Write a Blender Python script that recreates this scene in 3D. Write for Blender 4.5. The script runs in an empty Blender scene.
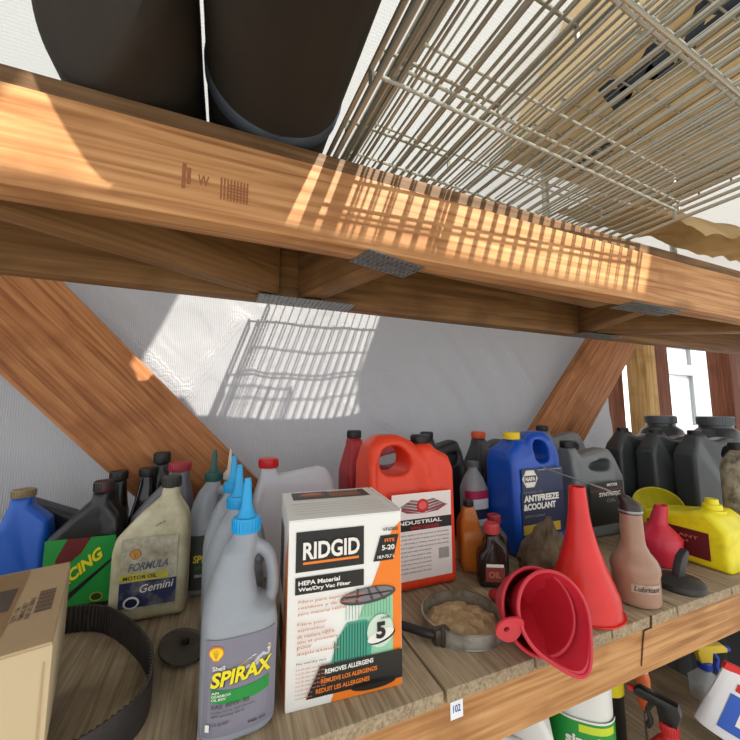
import bpy, bmesh, math, random
from mathutils import Vector, Matrix, noise
random.seed(7)
SC = bpy.context.scene; COL = SC.collection
PI = math.pi
# ---------------------------------------------------------------- camera
cd = bpy.data.cameras.new('camera'); cam = bpy.data.objects.new('camera', cd); COL.objects.link(cam)
cam.location = (0, 0, 1.26); cam.rotation_euler = (math.radians(96.2), 0, math.radians(-22.4))
cd.sensor_width = 36; cd.lens = 36*351/740; cd.clip_start = 0.02
SC.camera = cam
# ---------------------------------------------------------------- world, sun, exposure
w = bpy.data.worlds.new('sky'); SC.world = w; w.use_nodes = True
bg = w.node_tree.nodes['Background']; bg.inputs[0].default_value = (0.97, 0.98, 1.0, 1); bg.inputs[1].default_value = 1.15
sd = bpy.data.lights.new('sun', 'SUN'); sun = bpy.data.objects.new('sun', sd); COL.objects.link(sun)
sd.energy = 6.8; sd.angle = math.radians(0.7); sd.color = (1.0, 0.95, 0.86)
sun.rotation_euler = Vector((-0.39, 1.0, -1.0)).to_track_quat('-Z', 'Y').to_euler()
sun.location = (1.2, -2.5, 4)
SC.view_settings.view_transform = 'Standard'; SC.view_settings.look = 'None'
SC.view_settings.exposure = 0.36; SC.view_settings.gamma = 1.0; SC.view_settings.use_curve_mapping = False

# ================================================================ helpers: materials
def srgb(c):
    return tuple(((v/255)/12.92 if v/255 <= 0.04045 else ((v/255+0.055)/1.055)**2.4) for v in c) + (1,)
MATS = {}
def newmat(name):
    m = bpy.data.materials.new(name); m.use_nodes = True
    nt = m.node_tree; p = nt.nodes['Principled BSDF']; return m, nt, p
def plastic(name, c, rough=0.35, metal=0.0, dirt=0.0, dirtc=(90, 80, 65), scale=25, bump=0.0, spec=0.5, sub=0.0, dthr=0.5):
    if name in MATS: return MATS[name]
    m, nt, p = newmat(name)
    p.inputs['Base Color'].default_value = srgb(c); p.inputs['Roughness'].default_value = rough
    p.inputs['Metallic'].default_value = metal; p.inputs['Specular IOR Level'].default_value = spec
    if sub: p.inputs['Subsurface Weight'].default_value = sub; p.inputs['Subsurface Scale'].default_value = 0.01
    if dirt or bump:
        tc = nt.nodes.new('ShaderNodeTexCoord'); n = nt.nodes.new('ShaderNodeTexNoise')
        n.inputs['Scale'].default_value = scale; n.inputs['Detail'].default_value = 6; n.inputs['Roughness'].default_value = 0.65
        nt.links.new(tc.outputs['Object'], n.inputs['Vector'])
        if dirt:
            r = nt.nodes.new('ShaderNodeValToRGB'); r.color_ramp.elements[0].position = dthr-0.08; r.color_ramp.elements[1].position = dthr+0.14
            r.color_ramp.elements[0].color = (0, 0, 0, 1); r.color_ramp.elements[1].color = (dirt, dirt, dirt, 1)
            mx = nt.nodes.new('ShaderNodeMix'); mx.data_type = 'RGBA'
            mx.inputs[6].default_value = srgb(c); mx.inputs[7].default_value = srgb(dirtc)
            nt.links.new(n.outputs['Fac'], r.inputs[0]); nt.links.new(r.outputs[0], mx.inputs[0]); nt.links.new(mx.outputs[2], p.inputs['Base Color'])
        if bump:
            b = nt.nodes.new('ShaderNodeBump'); b.inputs['Strength'].default_value = bump; b.inputs['Distance'].default_value = 0.002
            nt.links.new(n.outputs['Fac'], b.inputs['Height']); nt.links.new(b.outputs[0], p.inputs['Normal'])
    MATS[name] = m; return m
def wood(name, dark, mid, light, grain=60, knots=0.6, rough=0.6, axis=0, grey=None):
    """grain runs along local axis (0 = X, 1 = Y)"""
    if name in MATS: return MATS[name]
    m, nt, p = newmat(name); N = nt.nodes.new; L = nt.links.new
    tc = N('ShaderNodeTexCoord'); oi = N('ShaderNodeObjectInfo')
    add = N('ShaderNodeVectorMath'); add.operation = 'ADD'
    sc = N('ShaderNodeVectorMath'); sc.operation = 'SCALE'; sc.inputs['Scale'].default_value = 37.0
    cmb = N('ShaderNodeCombineXYZ')
    for k in range(3): L(oi.outputs['Random'], cmb.inputs[k])
    L(cmb.outputs[0], sc.inputs[0]); L(tc.outputs['Object'], add.inputs[0]); L(sc.outputs[0], add.inputs[1])
    # knots: stretched voronoi that also bends the grain
    mk = N('ShaderNodeMapping'); s = [7, 7, 7]; s[axis] = 2.6; mk.inputs['Scale'].default_value = s
    vo = N('ShaderNodeTexVoronoi'); vo.inputs['Scale'].default_value = 1.0; vo.inputs['Randomness'].default_value = 1.0
    L(add.outputs[0], mk.inputs[0]); L(mk.outputs[0], vo.inputs['Vector'])
    kr = N('ShaderNodeValToRGB'); kr.color_ramp.elements[0].position = 0.06; kr.color_ramp.elements[0].color = (1, 1, 1, 1)
    kr.color_ramp.elements[1].position = 0.17; kr.color_ramp.elements[1].color = (0, 0, 0, 1)
    L(vo.outputs['Distance'], kr.inputs[0])
    mp = N('ShaderNodeMapping'); s = [grain, grain, grain]; s[axis] = grain*0.035; mp.inputs['Scale'].default_value = s
    L(add.outputs[0], mp.inputs[0])
    n1 = N('ShaderNodeTexNoise'); n1.inputs['Scale'].default_value = 1.0; n1.inputs['Detail'].default_value = 5; n1.inputs['Distortion'].default_value = 0.6
    L(mp.outputs[0], n1.inputs['Vector'])
    mp2 = N('ShaderNodeMapping'); s = [14, 14, 14]; s[axis] = 0.9; mp2.inputs['Scale'].default_value = s
    L(add.outputs[0], mp2.inputs[0])
    n2 = N('ShaderNodeTexNoise'); n2.inputs['Scale'].default_value = 1.0; n2.inputs['Detail'].default_value = 2
    L(mp2.outputs[0], n2.inputs['Vector'])
    # ring bands: sine of the slow noise
    ml = N('ShaderNodeMath'); ml.operation = 'MULTIPLY'; ml.inputs[1].default_value = 75; L(n2.outputs['Fac'], ml.inputs[0])
    ka = N('ShaderNodeMath'); ka.operation = 'MULTIPLY_ADD'; ka.inputs[1].default_value = 6.0
    L(vo.outputs['Distance'], ka.inputs[0]); L(ml.outputs[0], ka.inputs[2])
    sn = N('ShaderNodeMath'); sn.operation = 'SINE'; L(ka.outputs[0], sn.inputs[0])
    mr = N('ShaderNodeMath'); mr.operation = 'MULTIPLY_ADD'; mr.inputs[1].default_value = 0.045; L(sn.outputs[0], mr.inputs[0]); L(n1.outputs['Fac'], mr.inputs[2])
    r = N('ShaderNodeValToRGB'); e = r.color_ramp.elements
    e[0].position = 0.30; e[0].color = srgb(dark); e[1].position = 0.72; e[1].color = srgb(light)
    k = e.new(0.5); k.color = srgb(mid); L(mr.outputs[0], r.inputs[0])
    mx = N('ShaderNodeMix'); mx.data_type = 'RGBA'; mx.inputs[7].default_value = srgb(tuple(int(v*0.42) for v in dark))
    kf = N('ShaderNodeMath'); kf.operation = 'MULTIPLY'; kf.inputs[1].default_value = knots; L(kr.outputs[0], kf.inputs[0])
    L(kf.outputs[0], mx.inputs[0]); L(r.outputs[0], mx.inputs[6])
    out = mx.outputs[2]
    # stains
    n3 = N('ShaderNodeTexNoise'); n3.inputs['Scale'].default_value = 9; n3.inputs['Detail'].default_value = 5; L(add.outputs[0], n3.inputs['Vector'])
    r3 = N('ShaderNodeValToRGB'); r3.color_ramp.elements[0].position = 0.52; r3.color_ramp.elements[0].color = (0, 0, 0, 1); r3.color_ramp.elements[1].position = 0.72; r3.color_ramp.elements[1].color = (0.7, 0.7, 0.7, 1)
    L(n3.outputs['Fac'], r3.inputs[0])
    mx2 = N('ShaderNodeMix'); mx2.data_type = 'RGBA'; L(r3.outputs[0], mx2.inputs[0]); L(out, mx2.inputs[6]); mx2.inputs[7].default_value = srgb(grey or dark)
    L(mx2.outputs[2], p.inputs['Base Color']); p.inputs['Roughness'].default_value = rough; p.inputs['Specular IOR Level'].default_value = 0.25
    b = N('ShaderNodeBump'); b.inputs['Strength'].default_value = 0.35; b.inputs['Distance'].default_value = 0.001
    L(n1.outputs['Fac'], b.inputs['Height']); L(b.outputs[0], p.inputs['Normal'])
    MATS[name] = m; return m
def sheet(name, c, trans=0.5, scale=420, rough=0.4, strength=0.4, tc_col=None):
    """woven plastic sheeting: part diffuse, part translucent, with a fine weave"""
    m, nt, p = newmat(name); N = nt.nodes.new; L = nt.links.new
    p.inputs['Base Color'].default_value = srgb(c); p.inputs['Roughness'].default_value = rough
    tc = N('ShaderNodeTexCoord')
    def wave(rot, s):
        mp = N('ShaderNodeMapping'); mp.inputs['Rotation'].default_value = rot; L(tc.outputs['Object'], mp.inputs[0])
        wv = N('ShaderNodeTexWave'); wv.inputs['Scale'].default_value = s; wv.inputs['Distortion'].default_value = 1.5; wv.inputs['Detail'].default_value = 1; wv.inputs['Detail Scale'].default_value = 0.6
        L(mp.outputs[0], wv.inputs[0]); return wv
    a = wave((0, 0, 0), scale/6.28); b = wave((0, PI/2, PI/2), scale/6.28*1.4)
    mm = N('ShaderNodeMath'); mm.operation = 'ADD'; L(a.outputs['Fac'], mm.inputs[0]); L(b.outputs['Fac'], mm.inputs[1])
    bp = N('ShaderNodeBump'); bp.inputs['Strength'].default_value = strength; bp.inputs['Distance'].default_value = 0.002; L(mm.outputs[0], bp.inputs['Height']); L(bp.outputs[0], p.inputs['Normal'])
    tr = N('ShaderNodeBsdfTranslucent'); tr.inputs[0].default_value = srgb(tc_col or c)
    mx = N('ShaderNodeMixShader'); mx.inputs[0].default_value = trans
    L(p.outputs[0], mx.inputs[1]); L(tr.outputs[0], mx.inputs[2]); L(mx.outputs[0], nt.nodes['Material Output'].inputs[0])
    MATS[name] = m; return m
def glassy(name, c, alpha=0.45, rough=0.15):
    if name in MATS: return MATS[name]
    m, nt, p = newmat(name)
    p.inputs['Base Color'].default_value = srgb(c); p.inputs['Roughness'].default_value = rough; p.inputs['Alpha'].default_value = alpha
    MATS[name] = m; return m

# ================================================================ helpers: meshes
def bm_mesh(bm, name='m', smooth=True, angle=40):
    bmesh.ops.recalc_face_normals(bm, faces=bm.faces)
    me = bpy.data.meshes.new(name); bm.to_mesh(me); bm.free()
    if smooth:
        for p in me.polygons: p.use_smooth = True
        me.set_sharp_from_angle(angle=math.radians(angle))
    return me
def link(name, me, mats, parent=None, label=None, loc=None, rot=None):
    if isinstance(me, bmesh.types.BMesh): me = bm_mesh(me, name)
    o = bpy.data.objects.new(name, me); COL.objects.link(o)
    if not isinstance(mats, (list, tuple)): mats = [mats]
    if len(me.materials) == 0:
        for m in mats: me.materials.append(m)
    if parent: o.parent = parent
    if loc: o.location = loc
    if rot: o.rotation_euler = rot
    if label: o['label'] = label
    return o
def thing(name, label, cat, loc=(0, 0, 0), rz=0, group=None, rot=None):
    o = bpy.data.objects.new(name, None); COL.objects.link(o); o.empty_display_size = 0.02
    o.location = loc; o.rotation_euler = rot or (0, 0, math.radians(rz)); o['label'] = label; o['category'] = cat
    if group: o['group'] = group
    return o
def tag(o, label, cat, group=None):
    o['label'] = label; o['category'] = cat
    if group: o['group'] = group
    return o
def struct(o): o['kind'] = 'structure'; return o
def copy_tree(o, parent=None):
    c = o.copy(); COL.objects.link(c); c.parent = parent
    for ch in [x for x in bpy.data.objects if x.parent == o]: copy_tree(ch, c)
    return c
def add_box(bm, size, c=(0, 0, 0), bevel=0.0, rot=None):
    r = bmesh.ops.create_cube(bm, size=1.0); vs = r['verts']
    bmesh.ops.scale(bm, vec=size, verts=vs)
    if bevel:
        es = list({e for v in vs for e in v.link_edges})
        rr = bmesh.ops.bevel(bm, geom=es, offset=bevel, segments=2, profile=0.6, affect='EDGES'); vs = list({v for f in rr['faces'] for v in f.verts} | {v for v in vs if v.is_valid})
    if rot is not None: bmesh.ops.rotate(bm, cent=(0, 0, 0), matrix=rot, verts=vs)
    bmesh.ops.translate(bm, vec=c, verts=vs); return vs
def boxm(size, c=(0, 0, 0), bevel=0.0):
    bm = bmesh.new(); add_box(bm, size, c, bevel); return bm
def add_tube(bm, pts, r, seg=10, cap=True, closed=False):
    pts = [Vector(p) for p in pts]; n = len(pts); rs = r if isinstance(r, (list, tuple)) else [r]*n
    rings = []; prev = None
    for i, p in enumerate(pts):
        if closed: t = (pts[(i+1) % n]-pts[i-1])
        else: t = (pts[min(i+1, n-1)]-pts[max(i-1, 0)])
        t.normalize()
        if prev is None:
            a = Vector((0, 0, 1)) if abs(t.z) < 0.9 else Vector((1, 0, 0)); u = t.cross(a).normalized()
        else:
            u = (prev-t*prev.dot(t)).normalized()
        prev = u; v = t.cross(u)
        rings.append([bm.verts.new(p+(u*math.cos(2*PI*k/seg)+v*math.sin(2*PI*k/seg))*rs[i]) for k in range(seg)])
    m = n if closed else n-1
    for i in range(m):
        A = rings[i]; B = rings[(i+1) % n]
        for k in range(seg): bm.faces.new((A[k], A[(k+1) % seg], B[(k+1) % seg], B[k]))
    if cap and not closed: bm.faces.new(rings[0][::-1]); bm.faces.new(rings[-1])
def spline(pts, n=8):
    pts = [Vector(p) for p in pts]; out = []
    for i in range(len(pts)-1):
        p0 = pts[max(i-1, 0)]; p1 = pts[i]; p2 = pts[i+1]; p3 = pts[min(i+2, len(pts)-1)]
        for k in range(n):
            t = k/n
            out.append(0.5*((2*p1)+(p2-p0)*t+(2*p0-5*p1+4*p2-p3)*t*t+(3*p1-p0-3*p2+p3)*t**3))
    out.append(pts[-1]); return out
def add_rev(bm, prof, seg=40, c=(0, 0, 0), mat=None, sx=1, sy=1, close=True):
    """revolve (r, z) pairs"""
    rings = []
    new = []
    for r, z in prof:
        if r < 1e-6: v = bm.verts.new((0, 0, z)); rings.append([v]); new.append(v)
        else:
            ring = [bm.verts.new((r*sx*math.cos(2*PI*k/seg), r*sy*math.sin(2*PI*k/seg), z)) for k in range(seg)]; rings.append(ring); new += ring
    for A, B in zip(rings, rings[1:]):
        for k in range(seg):
            a = A[k % len(A)]; b = A[(k+1) % len(A)]; c2 = B[(k+1) % len(B)]; d = B[k % len(B)]
            f = []
            for v in (a, b, c2, d):
                if v not in f: f.append(v)
            if len(f) > 2: bm.faces.new(f)
    if close:
        if len(rings[0]) > 1: bm.faces.new(rings[0][::-1])
        if len(rings[-1]) > 1: bm.faces.new(rings[-1])
    if mat is not None: bmesh.ops.transform(bm, matrix=mat, verts=new)
    bmesh.ops.translate(bm, vec=c, verts=new); return new
def sect(hx, hy, n, a):
    c = math.cos(a); s = math.sin(a)
    return hx*math.copysign(abs(c)**(2/n), c), hy*math.copysign(abs(s)**(2/n), s)
def add_loft(bm, secs, seg=56):
    """secs: (z, hx, hy, n, cx, cy)"""
    rings = []
    for z, hx, hy, n, cx, cy in secs:
        ring = []
        for k in range(seg):
            x, y = sect(hx, hy, n, 2*PI*k/seg); ring.append(bm.verts.new((x+cx, y+cy, z)))
        rings.append(ring)
    for A, B in zip(rings, rings[1:]):
        for k in range(seg): bm.faces.new((A[k], A[(k+1) % seg], B[(k+1) % seg], B[k]))
    bm.faces.new(rings[0][::-1]); bm.faces.new(rings[-1])
def add_prism(bm, poly, y0, y1, bevel=0.0, seg=3, axis='y'):
    f0 = [bm.verts.new((x, y0, z)) for x, z in poly]; f1 = [bm.verts.new((x, y1, z)) for x, z in poly]; n = len(poly)
    fs = [bm.faces.new(f0), bm.faces.new(f1[::-1])]
    for k in range(n): fs.append(bm.faces.new((f0[k], f1[k], f1[(k+1) % n], f0[(k+1) % n])))
    if bevel:
        bmesh.ops.recalc_face_normals(bm, faces=fs)
        es = list({e for f in (fs[0], fs[1]) for e in f.edges})
        bmesh.ops.bevel(bm, geom=es, offset=bevel, segments=seg, profile=0.5, affect='EDGES')
def chaikin(p, it=1, keep=()):
    for _ in range(it):
        q = []
        for i in range(len(p)):
            a = p[i]; b = p[(i+1) % len(p)]
            q.append((a[0]*.75+b[0]*.25, a[1]*.75+b[1]*.25)); q.append((a[0]*.25+b[0]*.75, a[1]*.25+b[1]*.75))
        p = q
    return p
def fuse(add, cuts=(), vox=0.0035, smooth=6):
    """union of the closed shapes in bmesh add, minus each bmesh in cuts, re-skinned and smoothed: a moulded bottle"""
    def tmp(bm, nm):
        bmesh.ops.recalc_face_normals(bm, faces=bm.faces)
        me = bpy.data.meshes.new(nm); bm.to_mesh(me); bm.free(); o = bpy.data.objects.new(nm, me); COL.objects.link(o); return o
    A = tmp(add, 'tmpa'); cs = [tmp(c, 'tmpc') for c in cuts]
    m = A.modifiers.new('r', 'REMESH'); m.mode = 'VOXEL'; m.voxel_size = vox
    for c in cs:
        b = A.modifiers.new('b', 'BOOLEAN'); b.object = c; b.operation = 'DIFFERENCE'; b.solver = 'EXACT'
    if cs:
        m = A.modifiers.new('r2', 'REMESH'); m.mode = 'VOXEL'; m.voxel_size = vox
    if smooth:
        s = A.modifiers.new('s', 'SMOOTH'); s.factor = 0.5; s.iterations = smooth
    bpy.context.view_layer.update()
    dg = bpy.context.evaluated_depsgraph_get(); me = bpy.data.meshes.new_from_object(A.evaluated_get(dg))
    for o in [A]+cs:
        d = o.data; bpy.data.objects.remove(o); bpy.data.meshes.remove(d)
    for p in me.polygons: p.use_smooth = True
    return me
# ---------------------------------------------------------------- labels and lettering
_tc = {}
def text_geo(s, bold=0.0):
    key = (s, bold)
    if key in _tc: return _tc[key]
    cu = bpy.data.curves.new('t', 'FONT'); cu.body = s; cu.size = 1; cu.resolution_u = 3; cu.offset = bold
    o = bpy.data.objects.new('t', cu); COL.objects.link(o); bpy.context.view_layer.update()
    me = bpy.data.meshes.new_from_object(o.evaluated_get(bpy.context.evaluated_depsgraph_get()))
    v = [(p.co.x, p.co.y) for p in me.vertices]; f = [tuple(p.vertices) for p in me.polygons]
    bpy.data.objects.remove(o); bpy.data.curves.remove(cu); bpy.data.meshes.remove(me)
    x0 = min(p[0] for p in v); x1 = max(p[0] for p in v); y0 = min(p[1] for p in v); y1 = max(p[1] for p in v)
    v = [((x-x0)/(x1-x0), (y-y0)/(y1-y0)) for x, y in v]; _tc[key] = (v, f); return _tc[key]
class Print:
    """flat artwork in (u, v), mapped onto a surface by fn(u, v, offset)"""
    def __init__(s, fn, step=0.006): s.fn = fn; s.bm = bmesh.new(); s.mats = []; s.k = 1; s.step = step
    def mi(s, m):
        if m not in s.mats: s.mats.append(m)
        return s.mats.index(m)
    def rect(s, u0, v0, u1, v1, m, shear=0.0, up=None, curve=0.0):
        nu = max(1, int(abs(u1-u0)/s.step)); i = s.mi(m); off = 0.0003*(up or s.k); nv = max(1, int(abs(v1-v0)/0.02))
        def P(a, b):
            v = v0+(v1-v0)*b; return s.fn(u0+(u1-u0)*a+shear*(v-v0), v-curve*(1-(2*a-1)**2), off)
        g = [[s.bm.verts.new(P(a/nu, b/nv)) for a in range(nu+1)] for b in range(nv+1)]
        for b in range(nv):
            for a in range(nu): s.bm.faces.new((g[b][a], g[b][a+1], g[b+1][a+1], g[b+1][a])).material_index = i
    def poly(s, pts, m, up=None):
        off = 0.0003*(up or s.k); vs = [s.bm.verts.new(s.fn(u, v, off)) for u, v in pts]
        s.bm.faces.new(vs).material_index = s.mi(m)
    def disc(s, u, v, ru, rv, m, n=20, up=None, rot=0):
        s.poly([(u+ru*math.cos(2*PI*k/n)*math.cos(rot)-rv*math.sin(2*PI*k/n)*math.sin(rot), v+ru*math.cos(2*PI*k/n)*math.sin(rot)+rv*math.sin(2*PI*k/n)*math.cos(rot)) for k in range(n)], m, up)
    def text(s, t, u0, v0, wd, h, m, bold=0.02, slant=0.0, rise=0.0, up=None):
        v, f = text_geo(t, bold); i = s.mi(m); off = 0.0003*(up or s.k)
        vs = [s.bm.verts.new(s.fn(u0+x*wd+slant*y*h, v0+y*h+rise*x*wd, off)) for x, y in v]
        for q in f:
            try: s.bm.faces.new([vs[a] for a in q]).material_index = i
            except ValueError: pass
    def done(s, name, parent, label=None):
        me = bpy.data.meshes.new(name); s.bm.to_mesh(me); s.bm.free()
        for m in s.mats: me.materials.append(m)
        return link(name, me, [], parent, label)
def flat(o, eu, ev):
    o = Vector(o); eu = Vector(eu).normalized(); ev = Vector(ev).normalized(); n = eu.cross(ev)
    return lambda u, v, off: o+eu*u+ev*v+n*off
def curved(hx, hy, n, cx=0, cy=0, base=0.0008):
    """wraps u along the arc of a superellipse section around its front point (0, -hy)"""
    pts = [];
    for k in range(241):
        a = -PI/2+(k-120)/120*PI*0.75; x, y = sect(hx, hy, n, a); pts.append((x, y))
    ln = [0]
    for a, b in zip(pts, pts[1:]): ln.append(ln[-1]+math.hypot(b[0]-a[0], b[1]-a[1]))
    mid = ln[120]
    def fn(u, v, off):
        t = u+mid; i = 0
        lo, hi = 0, 239
        while lo < hi:
            m_ = (lo+hi+1)//2
            if ln[m_] <= t: lo = m_
            else: hi = m_-1
        i = lo; d = ln[i+1]-ln[i] or 1e-9; f = max(0, min(1, (t-ln[i])/d))
        x = pts[i][0]*(1-f)+pts[i+1][0]*f; y = pts[i][1]*(1-f)+pts[i+1][1]*f
        tx = pts[i+1][0]-pts[i][0]; ty = pts[i+1][1]-pts[i][1]; q = math.hypot(tx, ty) or 1e-9
        nx, ny = ty/q, -tx/q
        return Vector((x+cx+nx*(off+base), y+cy+ny*(off+base), v))
    return fn
WH = plastic('ink_white', (236, 234, 228), 0.5); BK = plastic('ink_black', (24, 23, 22), 0.45); RD = plastic('ink_red', (190, 30, 30), 0.5)
OR = plastic('ink_orange', (240, 128, 30), 0.5); YL = plastic('ink_yellow', (236, 220, 30), 0.5); GN = plastic('ink_green', (20, 140, 55), 0.5)
NV = plastic('ink_navy', (22, 30, 66), 0.5); GY = plastic('ink_grey', (120, 118, 122), 0.5); TN = plastic('ink_brown', (150, 88, 50), 0.6)
GD = plastic('ink_gold', (190, 160, 40), 0.4); LG = plastic('ink_pale_green', (150, 205, 170), 0.5); TL = plastic('ink_teal', (60, 160, 135), 0.5)
DTL = plastic('ink_dark_teal', (20, 80, 70), 0.5); SAL = plastic('ink_salmon', (200, 120, 90), 0.6); DG = plastic('ink_dark_grey', (70, 66, 66), 0.5)
BL = plastic('ink_blue', (40, 70, 160), 0.5)
def shell_mark(P, u, v, r, m_out=RD, m_in=YL, up=3):
    pts = [(u-0.35*r, v-r), (u+0.35*r, v-r)]
    for k in range(9):
        a = -0.25+k/8*(PI+0.5); pts.append((u+r*1.05*math.cos(a), v+0.05*r+r*math.sin(a)*0.95))
    P.poly(pts, m_out, up); P.poly([(u+(x-u)*0.82, v+(y-v)*0.82) for x, y in pts], m_in, up+1)
    for k in (-2, -1, 0, 1, 2):
        a = PI/2+k*0.42; c = math.cos(a); s = math.sin(a)
        P.poly([(u-0.03*r, v-0.7*r), (u+0.03*r, v-0.7*r), (u+0.72*r*c+0.03*r, v+0.7*r*s), (u+0.72*r*c-0.03*r, v+0.7*r*s)], m_out, up+2)

# ================================================================ THE SETTING
SH = 0.90                                    # shelf top
W_BEAM = wood('lumber_beam', (154, 106, 62), (188, 138, 88), (208, 162, 110), 130, 0.8)
W_TRUSS = wood('lumber_truss', (150, 100, 60), (186, 134, 86), (208, 160, 110), 120, 0.8)
W_SHADED = wood('lumber_shaded', (108, 76, 44), (134, 97, 58), (152, 115, 74), 100, 0.7)  # same lumber, colours darkened to stand in for shade under deck and shelf
W_BRACE = wood('lumber_brace', (134, 82, 46), (168, 110, 66), (186, 130, 84), 150, 0.5)
W_DECK = wood('rough_deck', (78, 56, 36), (108, 80, 52), (134, 102, 70), 90, 0.3)
W_SHELF = wood('weathered_board', (134, 116, 92), (160, 142, 116), (180, 163, 138), 230, 0.35, 0.75, axis=1, grey=(96, 82, 66))
W_POST = wood('post_yellow', (150, 110, 60), (188, 150, 92), (206, 172, 116), 90, 0.4, axis=2)
W_RED = wood('post_red', (88, 48, 30), (112, 64, 42), (134, 82, 56), 90, 0.4, axis=2)
SHEET = sheet('woven_wall_sheet', (160, 160, 162), 0.16, 420, 0.36, 0.45, (190, 190, 196))
ROOF = sheet('woven_roof_sheet', (226, 226, 220), 0.58, 300, 0.5, 0.5, (212, 212, 206))

def conc():
    m, nt, p = newmat('concrete'); N = nt.nodes.new
    n = N('ShaderNodeTexNoise'); n.inputs['Scale'].default_value = 4; n.inputs['Detail'].default_value = 8
    r = N('ShaderNodeValToRGB'); r.color_ramp.elements[0].color = srgb((120, 115, 108)); r.color_ramp.elements[1].color = srgb((165, 160, 150))
    nt.links.new(n.outputs['Fac'], r.inputs[0]); nt.links.new(r.outputs[0], p.inputs['Base Color']); p.inputs['Roughness'].default_value = 0.85
    return m
struct(link('floor', boxm((9, 8, 0.05), (1.5, 0, -0.025)), conc()))
# wall of sheeting with folds
def wall_mesh(x0, x1, z0, z1, Y):
    bm = bmesh.new(); nx, nz = 230, 150
    creases = [((0.03, 1.52), (-0.16, 1.18), 0.007), ((0.62, 1.50), (0.92, 1.10), 0.007), ((0.70, 1.58), (1.00, 1.18), 0.005), ((0.07, 1.4), (0.07, 0.95), 0.004), ((1.0, 1.55), (1.3, 1.2), 0.006), ((-0.3, 1.5), (-0.1, 1.3), 0.008), ((0.3, 1.3), (0.62, 1.16), 0.004), ((-0.5, 1.35), (-0.1, 1.0), 0.006)]
    g = []
    for j in range(nz+1):
        row = []
        for i in range(nx+1):
            x = x0+(x1-x0)*i/nx; z = z0+(z1-z0)*j/nz
            y = Y+0.022*noise.noise(Vector((x*2.2, z*1.6, 3)))+0.012*noise.noise(Vector((x*6, z*3.5, 9)))+0.004*noise.noise(Vector((x*14+z*9, z*7, 2)))
            for a, b, h in creases:
                ax, az = a; bx, bz = b; t = max(0, min(1, ((x-ax)*(bx-ax)+(z-az)*(bz-az))/((bx-ax)**2+(bz-az)**2)))
                d = math.hypot(x-ax-t*(bx-ax), z-az-t*(bz-az)); y -= h*math.exp(-(d/0.012)**2)
            row.append(bm.verts.new((x, y, z)))
        g.append(row)
    for j in range(nz):
        for i in range(nx): bm.faces.new((g[j][i], g[j][i+1], g[j+1][i+1], g[j+1][i]))
    return bm
struct(link('wall_back', bm_mesh(wall_mesh(-2.2, 1.62, 0.0, 1.76, 1.07), 'w', True, 180), SHEET))
# white roof sheeting; unseen flat panels added, their gap shaped to aim the sun
bm = bmesh.new()
[bm.faces.new([bm.verts.new(q) for q in f]) for f in ([(-2.2, 0.37, 2.34), (4.5, 0.37, 2.34), (4.5, 1.085, 1.74), (-2.2, 1.085, 1.74)],)]; add_box(bm, (6.6, 1.3, 0.004), (1.2, -1.08, 2.34))
add_box(bm, (2.19, 0.30, 0.004), (-1.005, -0.28, 2.34)); add_box(bm, (2.27, 0.50, 0.004), (-0.965, 0.12, 2.34)); add_box(bm, (3.4, 0.8, 0.004), (2.8, -0.03, 2.34))
struct(link('ceiling_and_sun_mask', bm_mesh(bm, 'c', False), ROOF))
PANEL = plastic('panel_grey', (168, 172, 174), 0.6)
struct(link('wall_far', boxm((5.0, 0.03, 2.32), (4.3, 3.4, 1.16)), plastic('far_white', (228, 230, 230), 0.7)))

def board(name, size, loc, mat, label=None, cat=None, rot=None, group=None, parent=None, bevel=0.003):
    o = link(name, bm_mesh(boxm(size, (0, 0, 0), bevel), name, True, 30), mat, parent, None, loc, rot)
    if cat: tag(o, label, cat, group)
    return o
# ---------------------------------------------------------------- main shelf
edges = [-1.15, -0.86, -0.57, -0.28, -0.012, 0.277, 0.432, 0.60, 0.779, 0.965, 1.25, 1.54, 1.83]
names = ['far left end of the shelf', 'left end of the shelf under nothing in view', 'under the toothed belt and the cardboard carton', 'under the foremost grey gear oil bottle and the toothed belt', 'under the white vacuum filter box', 'under the ring shaped strap wrench', 'under the small black bottle and the lying pink funnel', 'under the tall red funnel and brown oil bottle', 'under the black disc with a stub handle', 'under the yellow container', 'under the row of dark grey jugs', 'at the right end behind the dark grey jugs']
for k in range(12):
    a, b = edges[k], edges[k+1]
    o = board('shelf_board', (b-a-0.004, 0.562, 0.018), ((a+b)/2, 0.418+0.281, SH-0.009), W_SHELF, 'weathered grey-brown shelf board '+names[k], 'shelf board', group='boards of the main shelf')
board('shelf_beam', (3.1, 0.038, 0.079), (0.34, 0.447, SH-0.018-0.0395), W_BEAM, 'long pale lumber beam along the front edge of the bottle shelf, with a paper tag', 'beam')
board('shelf_beam', (3.1, 0.038, 0.079), (0.34, 1.03, SH-0.018-0.0395), W_SHADED, 'lumber beam under the back edge of the bottle shelf', 'beam')
P = Print(flat((0.300, 0.4275, 0.8665), (1, 0, 0), (0, 0, 1)))
P.rect(-0.010, -0.013, 0.010, 0.013, plastic('tag_paper', (236, 240, 244), 0.6)); P.text('102', -0.006, -0.005, 0.012, 0.009, BL, 0.02, up=2)
tag(P.done('paper_tag', None), 'small white paper tag with blue number stapled to the front shelf beam', 'tag')
# dark oil run over the beam below the brown bottle
bm = bmesh.new(); add_tube(bm, [(0.700, 0.4165, 0.902), (0.697, 0.4165, 0.884), (0.693, 0.4262, 0.874), (0.687, 0.4268, 0.85), (0.680, 0.4268, 0.82)], [0.0015, 0.0017, 0.0014, 0.0013, 0.0010], 6)
tag(link('drip', bm, plastic('oil_dark', (70, 52, 36), 0.5)), 'thin dark cord of oil running down the front beam below the brown bottle', 'drip')
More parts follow.
